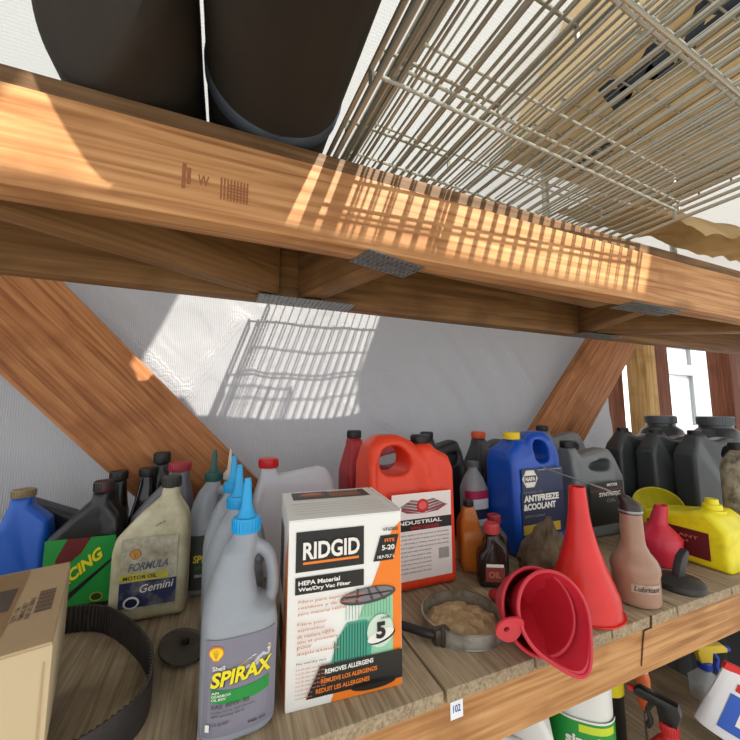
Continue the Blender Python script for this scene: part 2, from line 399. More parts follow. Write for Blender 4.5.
# ---------------------------------------------------------------- truss overhead
TZ = 1.472; TH = 0.104
t = thing('wooden_truss', 'flat lumber truss overhead, long beams joined by slanting webs and nail plates', 'truss', (0, 0, 0))
board('front_chord', (4.2, 0.038, TH), (0.9, 0.44, TZ+TH/2), W_TRUSS, parent=t)
board('rear_chord', (4.2, 0.038, TH), (0.9, 0.71, TZ+TH/2), W_SHADED, parent=t)
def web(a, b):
    a = Vector(a); b = Vector(b); d = b-a; board('web', (d.length, 0.038, TH-0.006), ((a.x+b.x)/2, (a.y+b.y)/2, TZ+TH/2+0.002), W_SHADED, parent=t, rot=(0, 0, math.atan2(d.y, d.x)))
web((-0.33, 0.455), (0.08, 0.695)); web((0.145, 0.695), (0.235, 0.455)); web((0.275, 0.455), (0.74, 0.49)); web((0.86, 0.455), (0.96, 0.695)); web((1.0, 0.695), (1.5, 0.455)); web((-0.42, 0.455), (-0.62, 0.695))
STEEL = plastic('galvanised', (150, 152, 150), 0.38, 0.8, 0.5, (110, 110, 108), 60)
def nail_plate(cx, cy, lx, ly, rz):
    bm = bmesh.new(); add_box(bm, (lx, ly, 0.0012))
    nx = int(lx/0.0085); ny = int(ly/0.0105)
    for i in range(nx):
        for j in range(ny):
            add_box(bm, (0.0028, 0.0075, 0.0016), (-lx/2+(i+.5)*lx/nx, -ly/2+(j+.5)*ly/ny, -0.0011))
    link('nail_plate', bm_mesh(bm, 'np', False), STEEL, t, 'toothed steel plate', (cx, cy, TZ-0.0009), (0, 0, rz))
nail_plate(0.215, 0.452, 0.105, 0.05, 0.25); nail_plate(0.145, 0.69, 0.19, 0.06, 0.0); nail_plate(0.83, 0.452, 0.17, 0.05, 0.0); nail_plate(1.0, 0.69, 0.16, 0.055, 0)
for px, pz in ((0.42, 1.49), (0.40, 1.545), (0.55, 1.50)):
    pass
# burnt grade stamp on the front chord
P = Print(flat((-0.055, 0.421, 1.515), (1, 0, -0.02), (0, 0, 1)))
ST = plastic('stamp_ink', (150, 92, 54), 0.7)
P.rect(0.0, -0.01, 0.004, 0.02, ST); P.rect(0.005, -0.004, 0.009, 0.016, ST); P.text('W', 0.016, -0.002, 0.012, 0.013, ST)
for k in range(9): P.rect(0.040+k*0.0036, -0.013, 0.0418+k*0.0036, 0.014, ST)
for k in range(5): P.rect(0.049, -0.010+k*0.004, 0.070, -0.0085+k*0.004, ST, up=2)
P.done('grade_stamp', t, 'faded red-brown grade stamp')
# deck sheets lying on the truss
bm = bmesh.new(); add_box(bm, (2.6, 0.285, 0.022), (-0.05, 0.5705, 0))
o = link('deck_board', bm_mesh(bm, 'd', True, 30), W_DECK, None, None, (0, 0, TZ+TH+0.012)); tag(o, 'rough brown deck board lying on top of the overhead truss', 'board')
# ---------------------------------------------------------------- diagonal braces and posts
def brace(a, b, wd, label):
    a = Vector(a); b = Vector(b); d = b-a
    board('diagonal_brace', (d.length, 0.038, wd), ((a.x+b.x)/2, 1.005, (a.z+b.z)/2), W_BRACE, label, 'brace', rot=(0, -math.atan2(d.z, d.x), 0))
# lower ends run down to the shelf, upper ends pass behind the truss
brace((-0.58, 0, 1.63), (0.035, 0, 0.975), 0.212, 'wide brown plank slanting down from upper left to behind the gear oil bottles')
brace((1.66, 0, 1.65), (1.02, 0, 0.963), 0.222, 'wide brown plank slanting down from the right to behind the blue antifreeze jug')
board('wooden_post', (0.089, 0.089, 2.3), (1.96, 1.12, 1.15), W_POST, 'pale yellow square post right of the white sheeting wall', 'post', rot=(0, 0, 0))
board('wooden_post', (0.20, 0.04, 2.3), (2.135, 1.16, 1.15), W_RED, 'dark reddish plank post beside the pale yellow post', 'post')
board('wooden_post', (0.04, 0.09, 2.3), (1.83, 1.19, 1.15), W_RED, 'narrow dark post nearest the edge of the white sheeting', 'post')
board('wooden_post', (0.14, 0.10, 2.3), (2.66, 1.08, 1.15), W_RED, 'dark reddish post at the far right edge', 'post')
# window sash leaning outside
t = thing('window_sash', 'grey window sash leaning beyond the dark posts at far right', 'window', (3.95, 1.95, 0.0), 0)
bm = bmesh.new()
for x in (-0.26, 0.26): add_box(bm, (0.12, 0.05, 1.95), (x, 0, 0.975), 0.004)
for z in (0.1, 1.05, 1.62, 1.9): add_box(bm, (0.42, 0.05, 0.1), (0, 0, z), 0.003)
link('sash_frame', bm, PANEL, t); link('pane', boxm((0.42, 0.008, 1.8), (0, 0.01, 1.0)), glassy('pane', (215, 225, 228), 0.5, 0.1), t)
# storage tote and lower shelf
LZ = 0.50
le = [-0.9, -0.6, -0.3, 0.0, 0.3, 0.6, 0.83, 1.06, 1.27]
ln = ['far left', 'left', 'left of centre', 'centre', 'right of centre', 'under the white cleaner jug', 'under the black spray nozzle', 'rightmost, beside the zip bag']
for k in range(8):
    board('lower_shelf_board', (le[k+1]-le[k]-0.006, 0.53, 0.02), ((le[k]+le[k+1])/2, 0.44+0.265, LZ-0.01-(0.012 if k % 2 else 0)), W_SHELF, 'grey weathered board of the lower shelf, '+ln[k], 'shelf board', group='boards of the lower shelf')
board('wooden_post', (0.089, 0.07, 0.80), (1.20, 1.02, 0.40), W_POST, 'yellow post under the shelf behind the black spray nozzle', 'post')
board('wooden_post', (0.089, 0.07, 0.80), (1.42, 1.02, 0.40), W_RED, 'dark reddish post under the shelf right of the yellow one', 'post')
board('wooden_post', (0.07, 0.07, 0.80), (-1.0, 1.02, 0.40), W_POST, 'yellow post under the left end of the shelf', 'post')
for z, lb in ((0.443, 'lumber rail carrying the front of the lower shelf'), ):
    board('lower_rail', (2.3, 0.038, 0.045), (0.2, 0.46, z), W_BEAM, lb, 'beam'); board('lower_rail', (2.3, 0.038, 0.045), (0.2, 0.965, z), W_SHADED, 'lumber rail carrying the back of the lower shelf', 'beam')
TOTE = plastic('tote', (62, 66, 70), 0.5)
t = thing('storage_tote', 'large dark grey plastic tote under the right end of the shelf', 'tote', (1.75, 0.70, 0.0))
bm = bmesh.new(); add_loft(bm, [(0, .22, .26, 8, 0, 0), (0.02, .23, .27, 8, 0, 0), (0.6, .25, .29, 8, 0, 0), (0.6, .262, .302, 8, 0, 0), (0.62, .262, .302, 8, 0, 0)])
for k in range(5): add_box(bm, (0.02, 0.04, 0.5), (-0.24, -0.2+k*0.1, 0.3), 0.004)
link('body', bm, TOTE, t)
bm = bmesh.new(); add_loft(bm, [(0.62, .27, .31, 8, 0, 0), (0.65, .27, .31, 8, 0, 0), (0.66, .25, .29, 8, 0, 0)]); link('lid', bm, plastic('tote_lid', (84, 88, 90), 0.45), t)

# ================================================================ THINGS ON TOP OF THE TRUSS
DT = TZ+TH+0.023                              # deck top = 1.599
CANVAS = plastic('dark_canvas', (40, 32, 23), 0.85, 0, 0.6, (24, 19, 14), 9, 0.5)
CANVAS2 = plastic('dark_canvas_brown', (38, 31, 22), 0.85, 0, 0.6, (52, 41, 28), 7, 0.5)
BLUEG = plastic('blue_grey_band', (62, 72, 84), 0.7)
def roll(label, cx, r, y0, y1, m, cutoff, band):
    t = thing('canvas_roll', label, 'roll', (cx, 0, DT+r))
    bm = bmesh.new(); seg = 72; rings = []
    n = 26
    for i in range(n+1):
        ring = []
        for k in range(seg):
            a = 2*PI*k/seg; x = math.cos(a); z = math.sin(a)
            ys = y0+cutoff*x-(abs(cutoff) > 0)*0.82*r*(z+1)      # front end slanted along the sun to shape its shadow on the chord
            y = ys+(y1-ys)*i/n
            rr = r*(1+0.012*noise.noise(Vector((x*2, z*2, y*9+cx*7))))
            e = min(i, n-i); rr *= (0.9 if e == 0 else 0.97 if e == 1 else 1)
            ring.append(bm.verts.new((rr*x, y, max(rr*z, -r))))
        rings.append(ring)
    for A, B in zip(rings, rings[1:]):
        for k in range(seg): bm.faces.new((A[k], A[(k+1) % seg], B[(k+1) % seg], B[k]))
    bm.faces.new(rings[0]); bm.faces.new(rings[-1][::-1])
    link('roll_body', bm, m, t)
    for yb in band:
        bm = bmesh.new(); add_rev(bm, [(r*1.0, -0.012), (r*1.025, -0.009), (r*1.025, 0.009), (r*1.0, 0.012)], 64, mat=Matrix.Rotation(PI/2, 4, 'X'), close=False)
        for v in bm.verts: v.co.y += yb; v.co.z = max(v.co.z, -r)
        link('band', bm, BLUEG, t, 'blue-grey band')
    return t
roll('dark brown canvas roll lying across the truss, the left of the pair', -0.122, 0.080, 0.390, 0.62, CANVAS2, -0.088, ())
roll('dark brown canvas roll with a blue-grey band, right of the pair beside the wire shelves', 0.046, 0.084, -0.06, 0.60, CANVAS, 0.0, (0.430,))
# wire shelves
CHR = plastic('zinc_wire', (176, 174, 162), 0.34, 0.7); CHR2 = plastic('zinc_wire_dull', (146, 144, 130), 0.42, 0.6)
def wire_shelf(label, x0, x1, y0, y1, z, rz, mat, pitch=0.0255, piv=None, rise=0.0):
    wx = x1-x0; wy = y1-y0
    t = thing('wire_shelf', label, 'wire shelf', (x0, y0, z), group='stacked wire shelves', rot=(rise, 0, math.radians(rz)))
    bm = bmesh.new(); n = int(wx/pitch)
    for k in range(1, n): add_tube(bm, [(k*wx/n, 0, 0), (k*wx/n, wy, 0)], 0.0019, 6)
    link('wire_deck', bm, mat, t)
    m = 7
    for k in range(m+1):
        y = wy*k/m; bm = bmesh.new(); add_tube(bm, [(0, y, -0.0045), (wx, y, -0.0045)], 0.0023, 8); link('cross_rod', bm, mat, t)
    for x in (0, wx):
        bm = bmesh.new()
        for zz in (0.0, -0.026): add_tube(bm, [(x, 0, zz), (x, wy, zz)], 0.0034, 8)
        for k in range(m+1): add_tube(bm, [(x, wy*k/m, -0.026), (x, wy*k/m, 0)], 0.0028, 6)
        link('side_rail', bm, mat, t)
    return t
wire_shelf('lowest silvery wire shelf, lying over the truss beam and casting stripes on it', 0.158, 0.778, -0.16, 0.96, DT+0.03, 3.0, CHR)
wire_shelf('second wire shelf up in the stack, shifted a little to the right', 0.195, 0.82, -0.12, 0.93, DT+0.062, 3.2, CHR)
wire_shelf('narrow dull wire shelf standing proud at the left edge of the stack', 0.18, 0.37, -0.12, 0.70, DT+0.10, 2.6, CHR2, 0.03)
wire_shelf('topmost wire shelf of the low stack, turned the other way', 0.22, 0.84, -0.08, 0.92, DT+0.135, 2.8, CHR, 0.0255)
# upper tier shelf carrying the carton
t = wire_shelf('high wire shelf on rear poles, with the printed cardboard carton on it', 0.715, 1.47, 0.20, 0.78, 2.0, 0.0, CHR2, 0.026)
for x in (0.13, 0.752):
    bm = bmesh.new(); add_tube(bm, [(x, 0.50, 1.600-2.0), (x, 0.50, -0.006)], 0.010, 12); link('pole', bm, CHR, t, loc=(0, 0, 0))
KR = plastic('kraft', (224, 198, 152), 0.75, 0, 0.35, (180, 146, 98), 6, 0.3); KR2 = plastic('kraft_inside', (214, 192, 150), 0.8, 0, 0.25, (190, 160, 115), 8)
SLB = plastic('slate_ink', (52, 66, 84), 0.6)
t = thing('cardboard_carton', 'tan cardboard carton with big slate-blue letters underneath, above the wire shelves', 'carton', (0.735, 0.205, 2.004))
link('body', boxm((0.76, 0.55, 0.22), (0.38, 0.275, 0.11), 0.004), KR, t)
P = Print(flat((0.0, 0.0, 0.0), (0, -1, 0), (-1, 0, 0)), 1)
P.text('MA', -0.31, -0.150, 0.27, 0.105, SLB, 0.035, 0.25); P.text('KEEP', -0.50, -0.28, 0.12, 0.05, SLB, 0.03)
P.done('lettering', t)
bm = boxm((0.012, 0.55, 0.0006), (0.39, 0.275, -0.0005)); link('seam', bm, KR2, t)
# crumpled kraft paper draped on the right
bm = bmesh.new(); g = []
for j in range(41):
    row = []
    for i in range(61):
        x = 0.862+1.0*i/60; y = 0.37+0.305*j/40
        z = 0.036*abs(noise.noise(Vector((x*9, y*16, 1))))+0.02*noise.noise(Vector((x*4, y*5, 5)))+0.022+0.19*min(1, (y-0.37)/0.2)**0.8
        if y < 0.46: z -= 0.0
        row.append(bm.verts.new((x-0.86, y-0.37, max(z, 0.002))))
    g.append(row)
for j in range(40):
    for i in range(60): bm.faces.new((g[j][i], g[j][i+1], g[j+1][i+1], g[j+1][i]))
bmesh.ops.solidify(bm, geom=bm.faces[:], thickness=0.001)
o = link('kraft_paper', bm_mesh(bm, 'k', True, 60), KR, None, None, (0.86, 0.37, DT)); tag(o, 'crumpled tan kraft paper lying on the truss right of the wire shelves', 'paper')
bm = bmesh.new(); add_box(bm, (1.55, 0.285, 0.022), (0, 0, 0))
o = link('deck_board', bm_mesh(bm, 'd', True, 30), W_DECK, None, None, (2.03, 0.5705, TZ+TH+0.012)); tag(o, 'rough brown deck board under the kraft paper at the right', 'board')

# ================================================================ THINGS ON THE MAIN SHELF
S0 = SH+0.0004
SPX = plastic('gear_oil_grey', (150, 157, 166), 0.32, sub=0.0, dirt=0.2, dirtc=(120, 124, 130), scale=14)
SPL = plastic('gear_oil_label', (126, 124, 140), 0.35); CYAN = plastic('cap_cyan', (20, 160, 222), 0.35)
def cap(r, h, z, m, parent, x=0, y=0, name='cap', ribs=30, label=None, dome=0.0):
    bm = bmesh.new(); prof = [(r*0.96, 0), (r, 0.0015), (r, h-0.002), (r*0.93, h), (0, h+dome)]
    add_rev(bm, prof, 48)
    if ribs:
        for k in range(ribs):
            a = 2*PI*k/ribs; add_box(bm, (0.0011, 0.0018, h*0.78), (0, 0, 0)); 
            vs = list(bm.verts)[-8:]; bmesh.ops.rotate(bm, cent=(0, 0, 0), matrix=Matrix.Rotation(a+PI/2, 3, 'Z'), verts=vs); bmesh.ops.translate(bm, vec=(r*math.cos(a), r*math.sin(a), h*0.46), verts=vs)
    return link(name, bm, m, parent, label, (x, y, z))
def gear_bottle_mesh():
    bm = bmesh.new()
    add_loft(bm, [(0, .036, .030, 3.2, 0, 0), (0.004, .0415, .034, 3.2, 0, 0), (0.108, .0425, .035, 3.2, 0, 0), (0.122, .0415, .034, 3, -0.001, 0), (0.136, .030, .031, 2.6, -0.011, 0),
                  (0.165, .0235, .027, 2.3, -0.010, 0), (0.190, .019, .021, 2.1, -0.004, 0), (0.203, .015, .015, 2, 0.002, 0), (0.212, .013, .013, 2, 0.003, 0)])
    add_tube(bm, spline([(0.004, 0, 0.192), (0.018, 0, 0.190), (0.031, 0, 0.178), (0.037, 0, 0.155), (0.036, 0, 0.130), (0.028, 0, 0.112)], 5), 0.0082, 12)
    return fuse(bm, vox=0.0026, smooth=5)
def gear_bottle(label, loc, rz, body=SPX, capm=CYAN, lab=True, me=None, dirty=False):
    t = thing('gear_oil_bottle', label, 'oil bottle', loc, rz)
    link('body', me, body, t)
    c = cap(0.0165, 0.017, 0.209, capm, t, 0.003, 0, ribs=26)
    bm = bmesh.new(); add_rev(bm, [(0.0115, 0), (0.009, 0.006), (0.0068, 0.012), (0.0045, 0.040), (0.0036, 0.046), (0, 0.047)], 24)
    link('nozzle', bm, capm, t, None, (0.003, 0, 0.226))
    if lab:
        fn = curved(.0425, .035, 3.2, base=0.0008); P = Print(fn)
        P.rect(-0.039, 0.012, 0.040, 0.108, SPL)
        shell_mark(P, -0.026, 0.095, 0.0075, OR, YL, 3)
        for k in range(5): P.poly([(-0.006+k*0.004, 0.077+k*0.002), (0.030, 0.092-k*0.0012), (0.031, 0.0908-k*0.0012), (-0.004+k*0.004, 0.0765+k*0.002)], (WH, GD, GD, plastic('silver_ink', (196, 198, 206), 0.3), WH)[k], 3)
        P.poly([(0.0, 0.073), (0.020, 0.084), (0.032, 0.090), (0.030, 0.080), (0.016, 0.074)], plastic('silver_ink', (196, 198, 206), 0.3), 2)
        P.rect(-0.030, 0.047, 0.030, 0.060, GN, up=3, curve=0.004)
        P.done('label', t); P = Print(fn)
        P.text('Shell', -0.029, 0.0785, 0.012, 0.0045, WH, 0.01, up=6)
        n = 6; x = -0.030
        P.text('SPIRAX', -0.0296, 0.0605, 0.061, 0.0155, BK, 0.05, 0.15, 0.06, up=6); P.text('SPIRAX', -0.0305, 0.0615, 0.061, 0.0155, YL, 0.035, 0.15, 0.06, up=8)
        P.text('API', -0.029, 0.0555, 0.007, 0.0022, WH, up=7); P.text('GEARBOX', -0.029, 0.0522, 0.019, 0.0025, WH, 0.01, up=7); P.text('OIL 80W', -0.029, 0.0488, 0.014, 0.0025, WH, 0.01, up=7)
        P.text('SAE 80W-90', -0.029, 0.0405, 0.038, 0.0042, DG, 0.01, up=6)
        P.text('multipurpose gear lubricant', -0.029, 0.0365, 0.044, 0.0020, DG, up=6); P.text('API service GL-5', -0.029, 0.0325, 0.033, 0.0020, DG, up=6)
        P.text('1 US QUART', -0.029, 0.024, 0.018, 0.003, BK, 0.01, up=6); P.text('946 ml', 0.008, 0.018, 0.018, 0.0024, BK, up=6)
        P.rect(-0.034, 0.019, -0.030, 0.026, WH, up=6); P.done('lettering', bpy.data.objects[t.name].children[-1] if False else [c_ for c_ in t.children if c_.name.startswith('label')][0])
    return t
gm = gear_bottle_mesh()
gear_bottle('foremost grey gear oil bottle with light blue nozzle cap and a full yellow-lettered label', (0.028, 0.478, S0), 2, me=gm)
gear_bottle('grey gear oil bottle with light blue nozzle cap, second in the row behind the foremost', (0.023, 0.592, S0), 3, me=gm)
gear_bottle('grey gear oil bottle with light blue nozzle cap, third and last of the clean ones', (0.018, 0.705, S0), -2, me=gm)
DIRTY = plastic('dirty_bottle', (150, 148, 132), 0.5, 0, 0.75, (74, 66, 48), 26, 0.2, dthr=0.48)
t = gear_bottle('dirty grey oil bottle with dark green nozzle cap and yellow lettering, against the slanting plank', (-0.018, 0.822, S0), -4, body=DIRTY, capm=plastic('cap_darkgreen', (26, 82, 76), 0.45), lab=False, me=gm)
fn = curved(.0425, .035, 3.2, base=0.001); P = Print(fn); P.rect(-0.038, 0.012, 0.036, 0.112, plastic('label_dark', (62, 66, 64), 0.5)); shell_mark(P, 0.008, 0.092, 0.009, GD, YL, 2); lb = P.done('label', t)
P = Print(fn); P.text('SPIRAX', -0.024, 0.062, 0.050, 0.014, YL, 0.03, 0.1, up=4); P.text('80W-90', -0.02, 0.050, 0.034, 0.006, GN, 0.02, up=4); P.text('GEAR OIL', -0.02, 0.036, 0.03, 0.005, WH, up=4); P.done('lettering', lb)
WHN = plastic('nozzle_white', (214, 210, 200), 0.5)
t = thing('squeeze_bottle', 'slim clear-grey bottle with a thin white nozzle peeking out behind the dark green cap', 'bottle', (0.018, 0.918, S0))
bm = bmesh.new(); add_rev(bm, [(0.024, 0), (0.026, 0.004), (0.026, 0.16), (0.012, 0.185), (0.010, 0.195), (0, 0.195)], 36); link('body', bm, plastic('squeeze_body', (150, 150, 148), 0.4), t)
bm = bmesh.new(); add_rev(bm, [(0.014, 0.193), (0.014, 0.206), (0.006, 0.216), (0.0035, 0.25), (0.002, 0.262), (0, 0.262)], 28); link('nozzle', bm, WHN, t)

# ---------------------------------------------------------------- vacuum filter box
CARD = plastic('white_card', (238, 238, 234), 0.45)
t = thing('filter_box', 'white, orange and black vacuum filter box at the shelf front', 'box', (0.0805, 0.460, S0), -5.0)
BW, BD, BH = 0.150, 0.150, 0.218
link('box_body', boxm((BW, BD, BH), (BW/2, BD/2, BH/2), 0.0015), CARD, t)
bm = bmesh.new(); add_box(bm, (BW*0.995, 0.074, 0.0012), (BW/2, 0.037, BH+0.0008)); add_box(bm, (BW*0.995, 0.074, 0.0012), (BW/2, 0.1125, BH+0.0008)); 
add_box(bm, (0.0015, 0.14, 0.012), (BW+0.0015, 0.075, BH-0.003), rot=Matrix.Rotation(0.15, 3, 'Y'))
link('flap', bm_mesh(bm, 'f', False), CARD, t)
P = Print(flat((0, -0.0003, 0), (1, 0, 0), (0, 0, 1)), 1)
P.poly([(0.055, 0.001), (0.149, 0.001), (0.149, 0.206), (0.137, 0.196), (0.098, 0.105)], OR)
P.poly([(0.0665, 0.040), (0.137, 0.040), (0.137, 0.118), (0.105, 0.128), (0.097, 0.105)], LG, up=2)
P.rect(0.009, 0.157, 0.097, 0.205, BK, up=3); P.rect(0.018, 0.1655, 0.090, 0.1685, OR, up=4)
P.rect(0.009, 0.131, 0.097, 0.151, BK, up=3)
P.poly([(0.110, 0.158), (0.138, 0.158), (0.146, 0.190), (0.120, 0.190)], BK, up=3)
# picture of the cartridge filter
P.poly([(0.055, 0.046), (0.107, 0.046), (0.107, 0.082), (0.100, 0.089), (0.075, 0.089), (0.063, 0.072)], TL, up=4)
for k in range(12): P.rect(0.0585+k*0.0037, 0.046, 0.0597+k*0.0037, 0.070+min(k, 5)*0.0034, DTL, up=5)
for k in range(15): P.rect(0.073+k*0.0042, 0.092, 0.0737+k*0.0042, 0.112, TL, up=5)
P.disc(0.103, 0.118, 0.038, 0.010, DG, up=6, rot=0.05); P.disc(0.103, 0.1195, 0.034, 0.0078, GY, up=7, rot=0.05)
for a in (0.35, -0.35): P.rect(0.071, 0.1185, 0.135, 0.1203, DG, up=8)
for dx in (-0.018, 0.004, 0.02): P.poly([(0.103+dx, 0.1105), (0.107+dx, 0.1105), (0.101+dx*0.6, 0.128), (0.098+dx*0.6, 0.128)], DG, up=8)
P.disc(0.119, 0.073, 0.018, 0.020, plastic('mint_ink', (205, 225, 208), 0.5), up=8)
P.disc(0.121, 0.066, 0.019, 0.0075, BK, up=9, rot=0.25); P.disc(0.1195, 0.0675, 0.0185, 0.0068, WH, up=10, rot=0.25)
P.poly([(0.024, 0.012), (0.149, 0.012), (0.149, 0.046), (0.041, 0.046)], BK, up=9); P.disc(0.110, 0.012, 0.030, 0.006, BK, up=9)
lb = P.done('printed_front', t)
P = Print(flat((0, -0.0003, 0), (1, 0, 0), (0, 0, 1)), 1); k = 12
P.text('RIDGID', 0.0175, 0.172, 0.073, 0.021, WH, 0.03, up=k)
P.text('HEPA Material', 0.0125, 0.1425, 0.052, 0.0055, WH, 0.03, up=k); P.text('Wet/Dry Vac Filter', 0.0125, 0.1345, 0.066, 0.0058, WH, 0.03, up=k)
for i, s_ in enumerate(['Filtro para aspiradora de', 'residuos y de material', 'para material HEPA']): P.text(s_, 0.013, 0.121-i*0.0068, [0.084, 0.08, 0.06][i], 0.0044, SAL, 0.01, up=k)
for i, s_ in enumerate(['Filtre pour', 'aspirateur', 'de matiere HEPA', 'eau et poussiere', 'pour', 'aspirateurs']): P.text(s_, 0.0125, 0.0955-i*0.0066, [0.036, 0.034, 0.046, 0.050, 0.018, 0.052][i], 0.0042, SAL, 0.01, up=k)
P.text('Fits wet/dry vacs', 0.012, 0.052, 0.036, 0.0032, DG, 0.01, up=k)
for i in range(8): P.text('5 to 20 gallon wet dry vacs', 0.0115, 0.046-i*0.0045, 0.036 if i < 6 else 0.02, 0.0024, SAL, up=k)
P.text('VF6000', 0.122, 0.196, 0.022, 0.0045, BK, 0.02, up=k); P.text('FITS', 0.125, 0.182, 0.014, 0.0045, OR, 0.03, up=k); P.text('5-20', 0.121, 0.172, 0.018, 0.0065, WH, 0.03, up=k); P.text('18,9-75,7 L', 0.115, 0.1615, 0.024, 0.0045, WH, 0.02, up=k)
P.text('5', 0.113, 0.064, 0.013, 0.020, BK, 0.05, up=k); P.text('LAYER', 0.120, 0.087, 0.012, 0.003, DG, 0.02, up=k)
P.text('REMOVES ALLERGENS', 0.047, 0.0365, 0.062, 0.0055, WH, 0.03, up=k, rise=0.02); P.text('REMUEVE LOS ALERGENOS', 0.042, 0.0265, 0.072, 0.0052, OR, 0.02, up=k, rise=0.02); P.text('REDUIT LES ALLERGENES', 0.036, 0.0165, 0.068, 0.0052, OR, 0.02, up=k, rise=0.02)
P.done('lettering', lb)
P = Print(flat((0, 0, BH+0.0016), (1, 0, 0), (0, 1, 0)), 1)
P.rect(0.014, 0.096, 0.136, 0.142, BK); P.disc(0.045, 0.120, 0.022, 0.012, TN, up=2); P.disc(0.045, 0.124, 0.018, 0.008, SAL, up=3); P.rect(0.072, 0.103, 0.122, 0.128, TN, up=2); 
for i in range(5): P.rect(0.010, 0.020+i*0.013, 0.14, 0.0212+i*0.013, plastic('card_scuff', (196, 192, 182), 0.6), up=2)
lb = P.done('printed_top', t); P = Print(flat((0, 0, BH+0.0016), (1, 0, 0), (0, 1, 0)), 1); P.text('INSTRUCTIONS', 0.072, 0.131, 0.052, 0.006, WH, 0.02, up=4); P.done('lettering', lb)
P = Print(flat((-0.0003, BD, 0), (0, -1, 0), (0, 0, 1)), 1)
P.poly([(0.085, 0.0), (BD-0.001, 0.0), (BD-0.001, BH*0.94), (0.12, 0.16), (0.10, 0.08)], OR); P.rect(0.02, 0.10, 0.08, 0.19, GY, up=1)
for i in range(9): P.rect(0.022, 0.105+i*0.009, 0.075, 0.109+i*0.009, BK, up=2)
P.rect(0.03, 0.02, 0.09, 0.07, BK, up=2); P.done('printed_side', t)

# ---------------------------------------------------------------- gallon jugs
def jug_sil(w_, h_, flip=1):
    """front outline of a one gallon jug: neck side at +x, handle side at -x (times flip)"""
    p = [(-w_/2, 0.006), (-w_/2+0.006, 0), (w_/2-0.006, 0), (w_/2, 0.006), (w_/2, h_*0.76), (w_/2-0.006, h_*0.85), (w_*0.30, h_*0.905), (w_*0.30, h_*0.935), (w_*0.12, h_*0.935), (w_*0.115, h_*0.90),
         (w_*0.05, h_*0.955), (-0.02, h_), (-w_*0.34, h_), (-w_*0.46, h_*0.94), (-w_/2, h_*0.80)]
    return [(x*flip, z) for x, z in p]
def hole_sil(x0, x1, z0, z1, sl=0.0):
    return chaikin([(x0, z0), (x1, z0), (x1-sl, z1), (x0+sl*0.4, z1)], 2)
def gallon(name, label, cat, loc, rz, w_, d_, h_, flip, mat, capm, capr=0.02, hx=None, vox=0.004, hole=True, taper=True):
    t = thing(name, label, cat, loc, rz)
    bm = bmesh.new(); add_prism(bm, jug_sil(w_, h_, flip), -d_/2, d_/2, 0.013, 4)
    cuts = []
    if hole:
        a, b = sorted(((-w_*0.37)*flip, (w_*0.03)*flip)); c = bmesh.new(); add_prism(c, hole_sil(a, b, h_*0.73, h_*0.925, 0.014), -d_, d_); cuts.append(c)
    for v in bm.verts:      # shoulders close in towards the handle and neck
        k = max(0, (v.co.z-h_*0.70)/(h_*0.30)); v.co.y *= 1-0.62*min(1, k)**1.2
    o = link('body', fuse(bm, cuts, vox, 7), mat, t)
    cap(capr, 0.018, h_*0.932, capm, t, w_*0.21*flip, 0, ribs=30)
    return t
ORJ = plastic('jug_orange_red', (232, 66, 34), 0.4, 0, 0.25, (190, 60, 36), 12, spec=0.4)
JR = gallon('antifreeze_jug', 'orange-red gallon jug with black cap and white label with red winged emblem', 'jug', (0.368, 0.700, S0), -1, 0.196, 0.112, 0.303, 1, ORJ, plastic('cap_black', (30, 28, 28), 0.45))
P = Print(flat((0.0, -0.0555, 0), (1, 0, 0), (0, 0, 1)), 1)
P.rect(-0.055, 0.022, 0.082, 0.188, plastic('label_offwhite', (236, 226, 222), 0.5))
WG = plastic('emblem_wine', (140, 60, 66), 0.5)
for s_ in (-1, 1):
    for i in range(4): P.poly([(0.014+s_*0.008, 0.150+i*0.006), (0.014+s_*(0.060-i*0.009), 0.160+i*0.004), (0.014+s_*(0.050-i*0.008), 0.1635+i*0.004), (0.014+s_*0.008, 0.1545+i*0.006)], WG if i % 2 == 0 else GY, up=2)
    P.poly([(0.014, 0.147), (0.014+s_*0.058, 0.160), (0.014+s_*0.036, 0.150)], WG, up=2)
P.disc(0.014, 0.162, 0.014, 0.014, RD, up=3); P.disc(0.014, 0.163, 0.009, 0.008, plastic('emblem_pink', (226, 90, 90), 0.5), up=4)
P.rect(-0.055, 0.116, 0.082, 0.138, BK, up=2)
lb = P.done('label', JR); P = Print(flat((0.0, -0.0555, 0), (1, 0, 0), (0, 0, 1)), 1)
P.text('INDUSTRIAL', -0.046, 0.128, 0.104, 0.0075, WH, 0.03, up=5); P.text('HAND CLEANER', -0.014, 0.1185, 0.066, 0.006, RD, 0.03, up=5)
for i in range(10): P.text(['directions apply a small amount to dry hands', 'rub until dirt and grease are loosened', 'wipe off with a clean towel or rinse'][i % 3], -0.050, 0.106-i*0.0078, 0.124 if i < 4 else 0.082, 0.0036, GY, up=4)
for i in range(14): P.rect(0.050+i*0.0018, 0.055, 0.0508+i*0.0018, 0.076, GY, up=4)
P.done('lettering', lb)
BLJ = plastic('jug_blue', (16, 78, 182), 0.33, 0, 0.2, (20, 60, 140), 10)
t = gallon('antifreeze_jug', 'blue antifreeze gallon jug with yellow cap and navy label', 'jug', (0.748, 0.735, S0), 0, 0.172, 0.110, 0.298, -1, BLJ, plastic('cap_yellow', (240, 210, 20), 0.4))
P = Print(flat((0.0, -0.0545, 0), (1, 0, 0), (0, 0, 1)), 1)
P.rect(-0.062, 0.070, 0.078, 0.208, plastic('label_slate', (30, 46, 84), 0.4)); P.rect(-0.066, 0.048, 0.078, 0.150, NV, up=2); P.rect(-0.064, 0.052, 0.060, 0.074, GD, up=3)
hexa = [(-0.036+0.026*math.cos(a*PI/3), 0.184+0.024*math.sin(a*PI/3)) for a in range(6)]
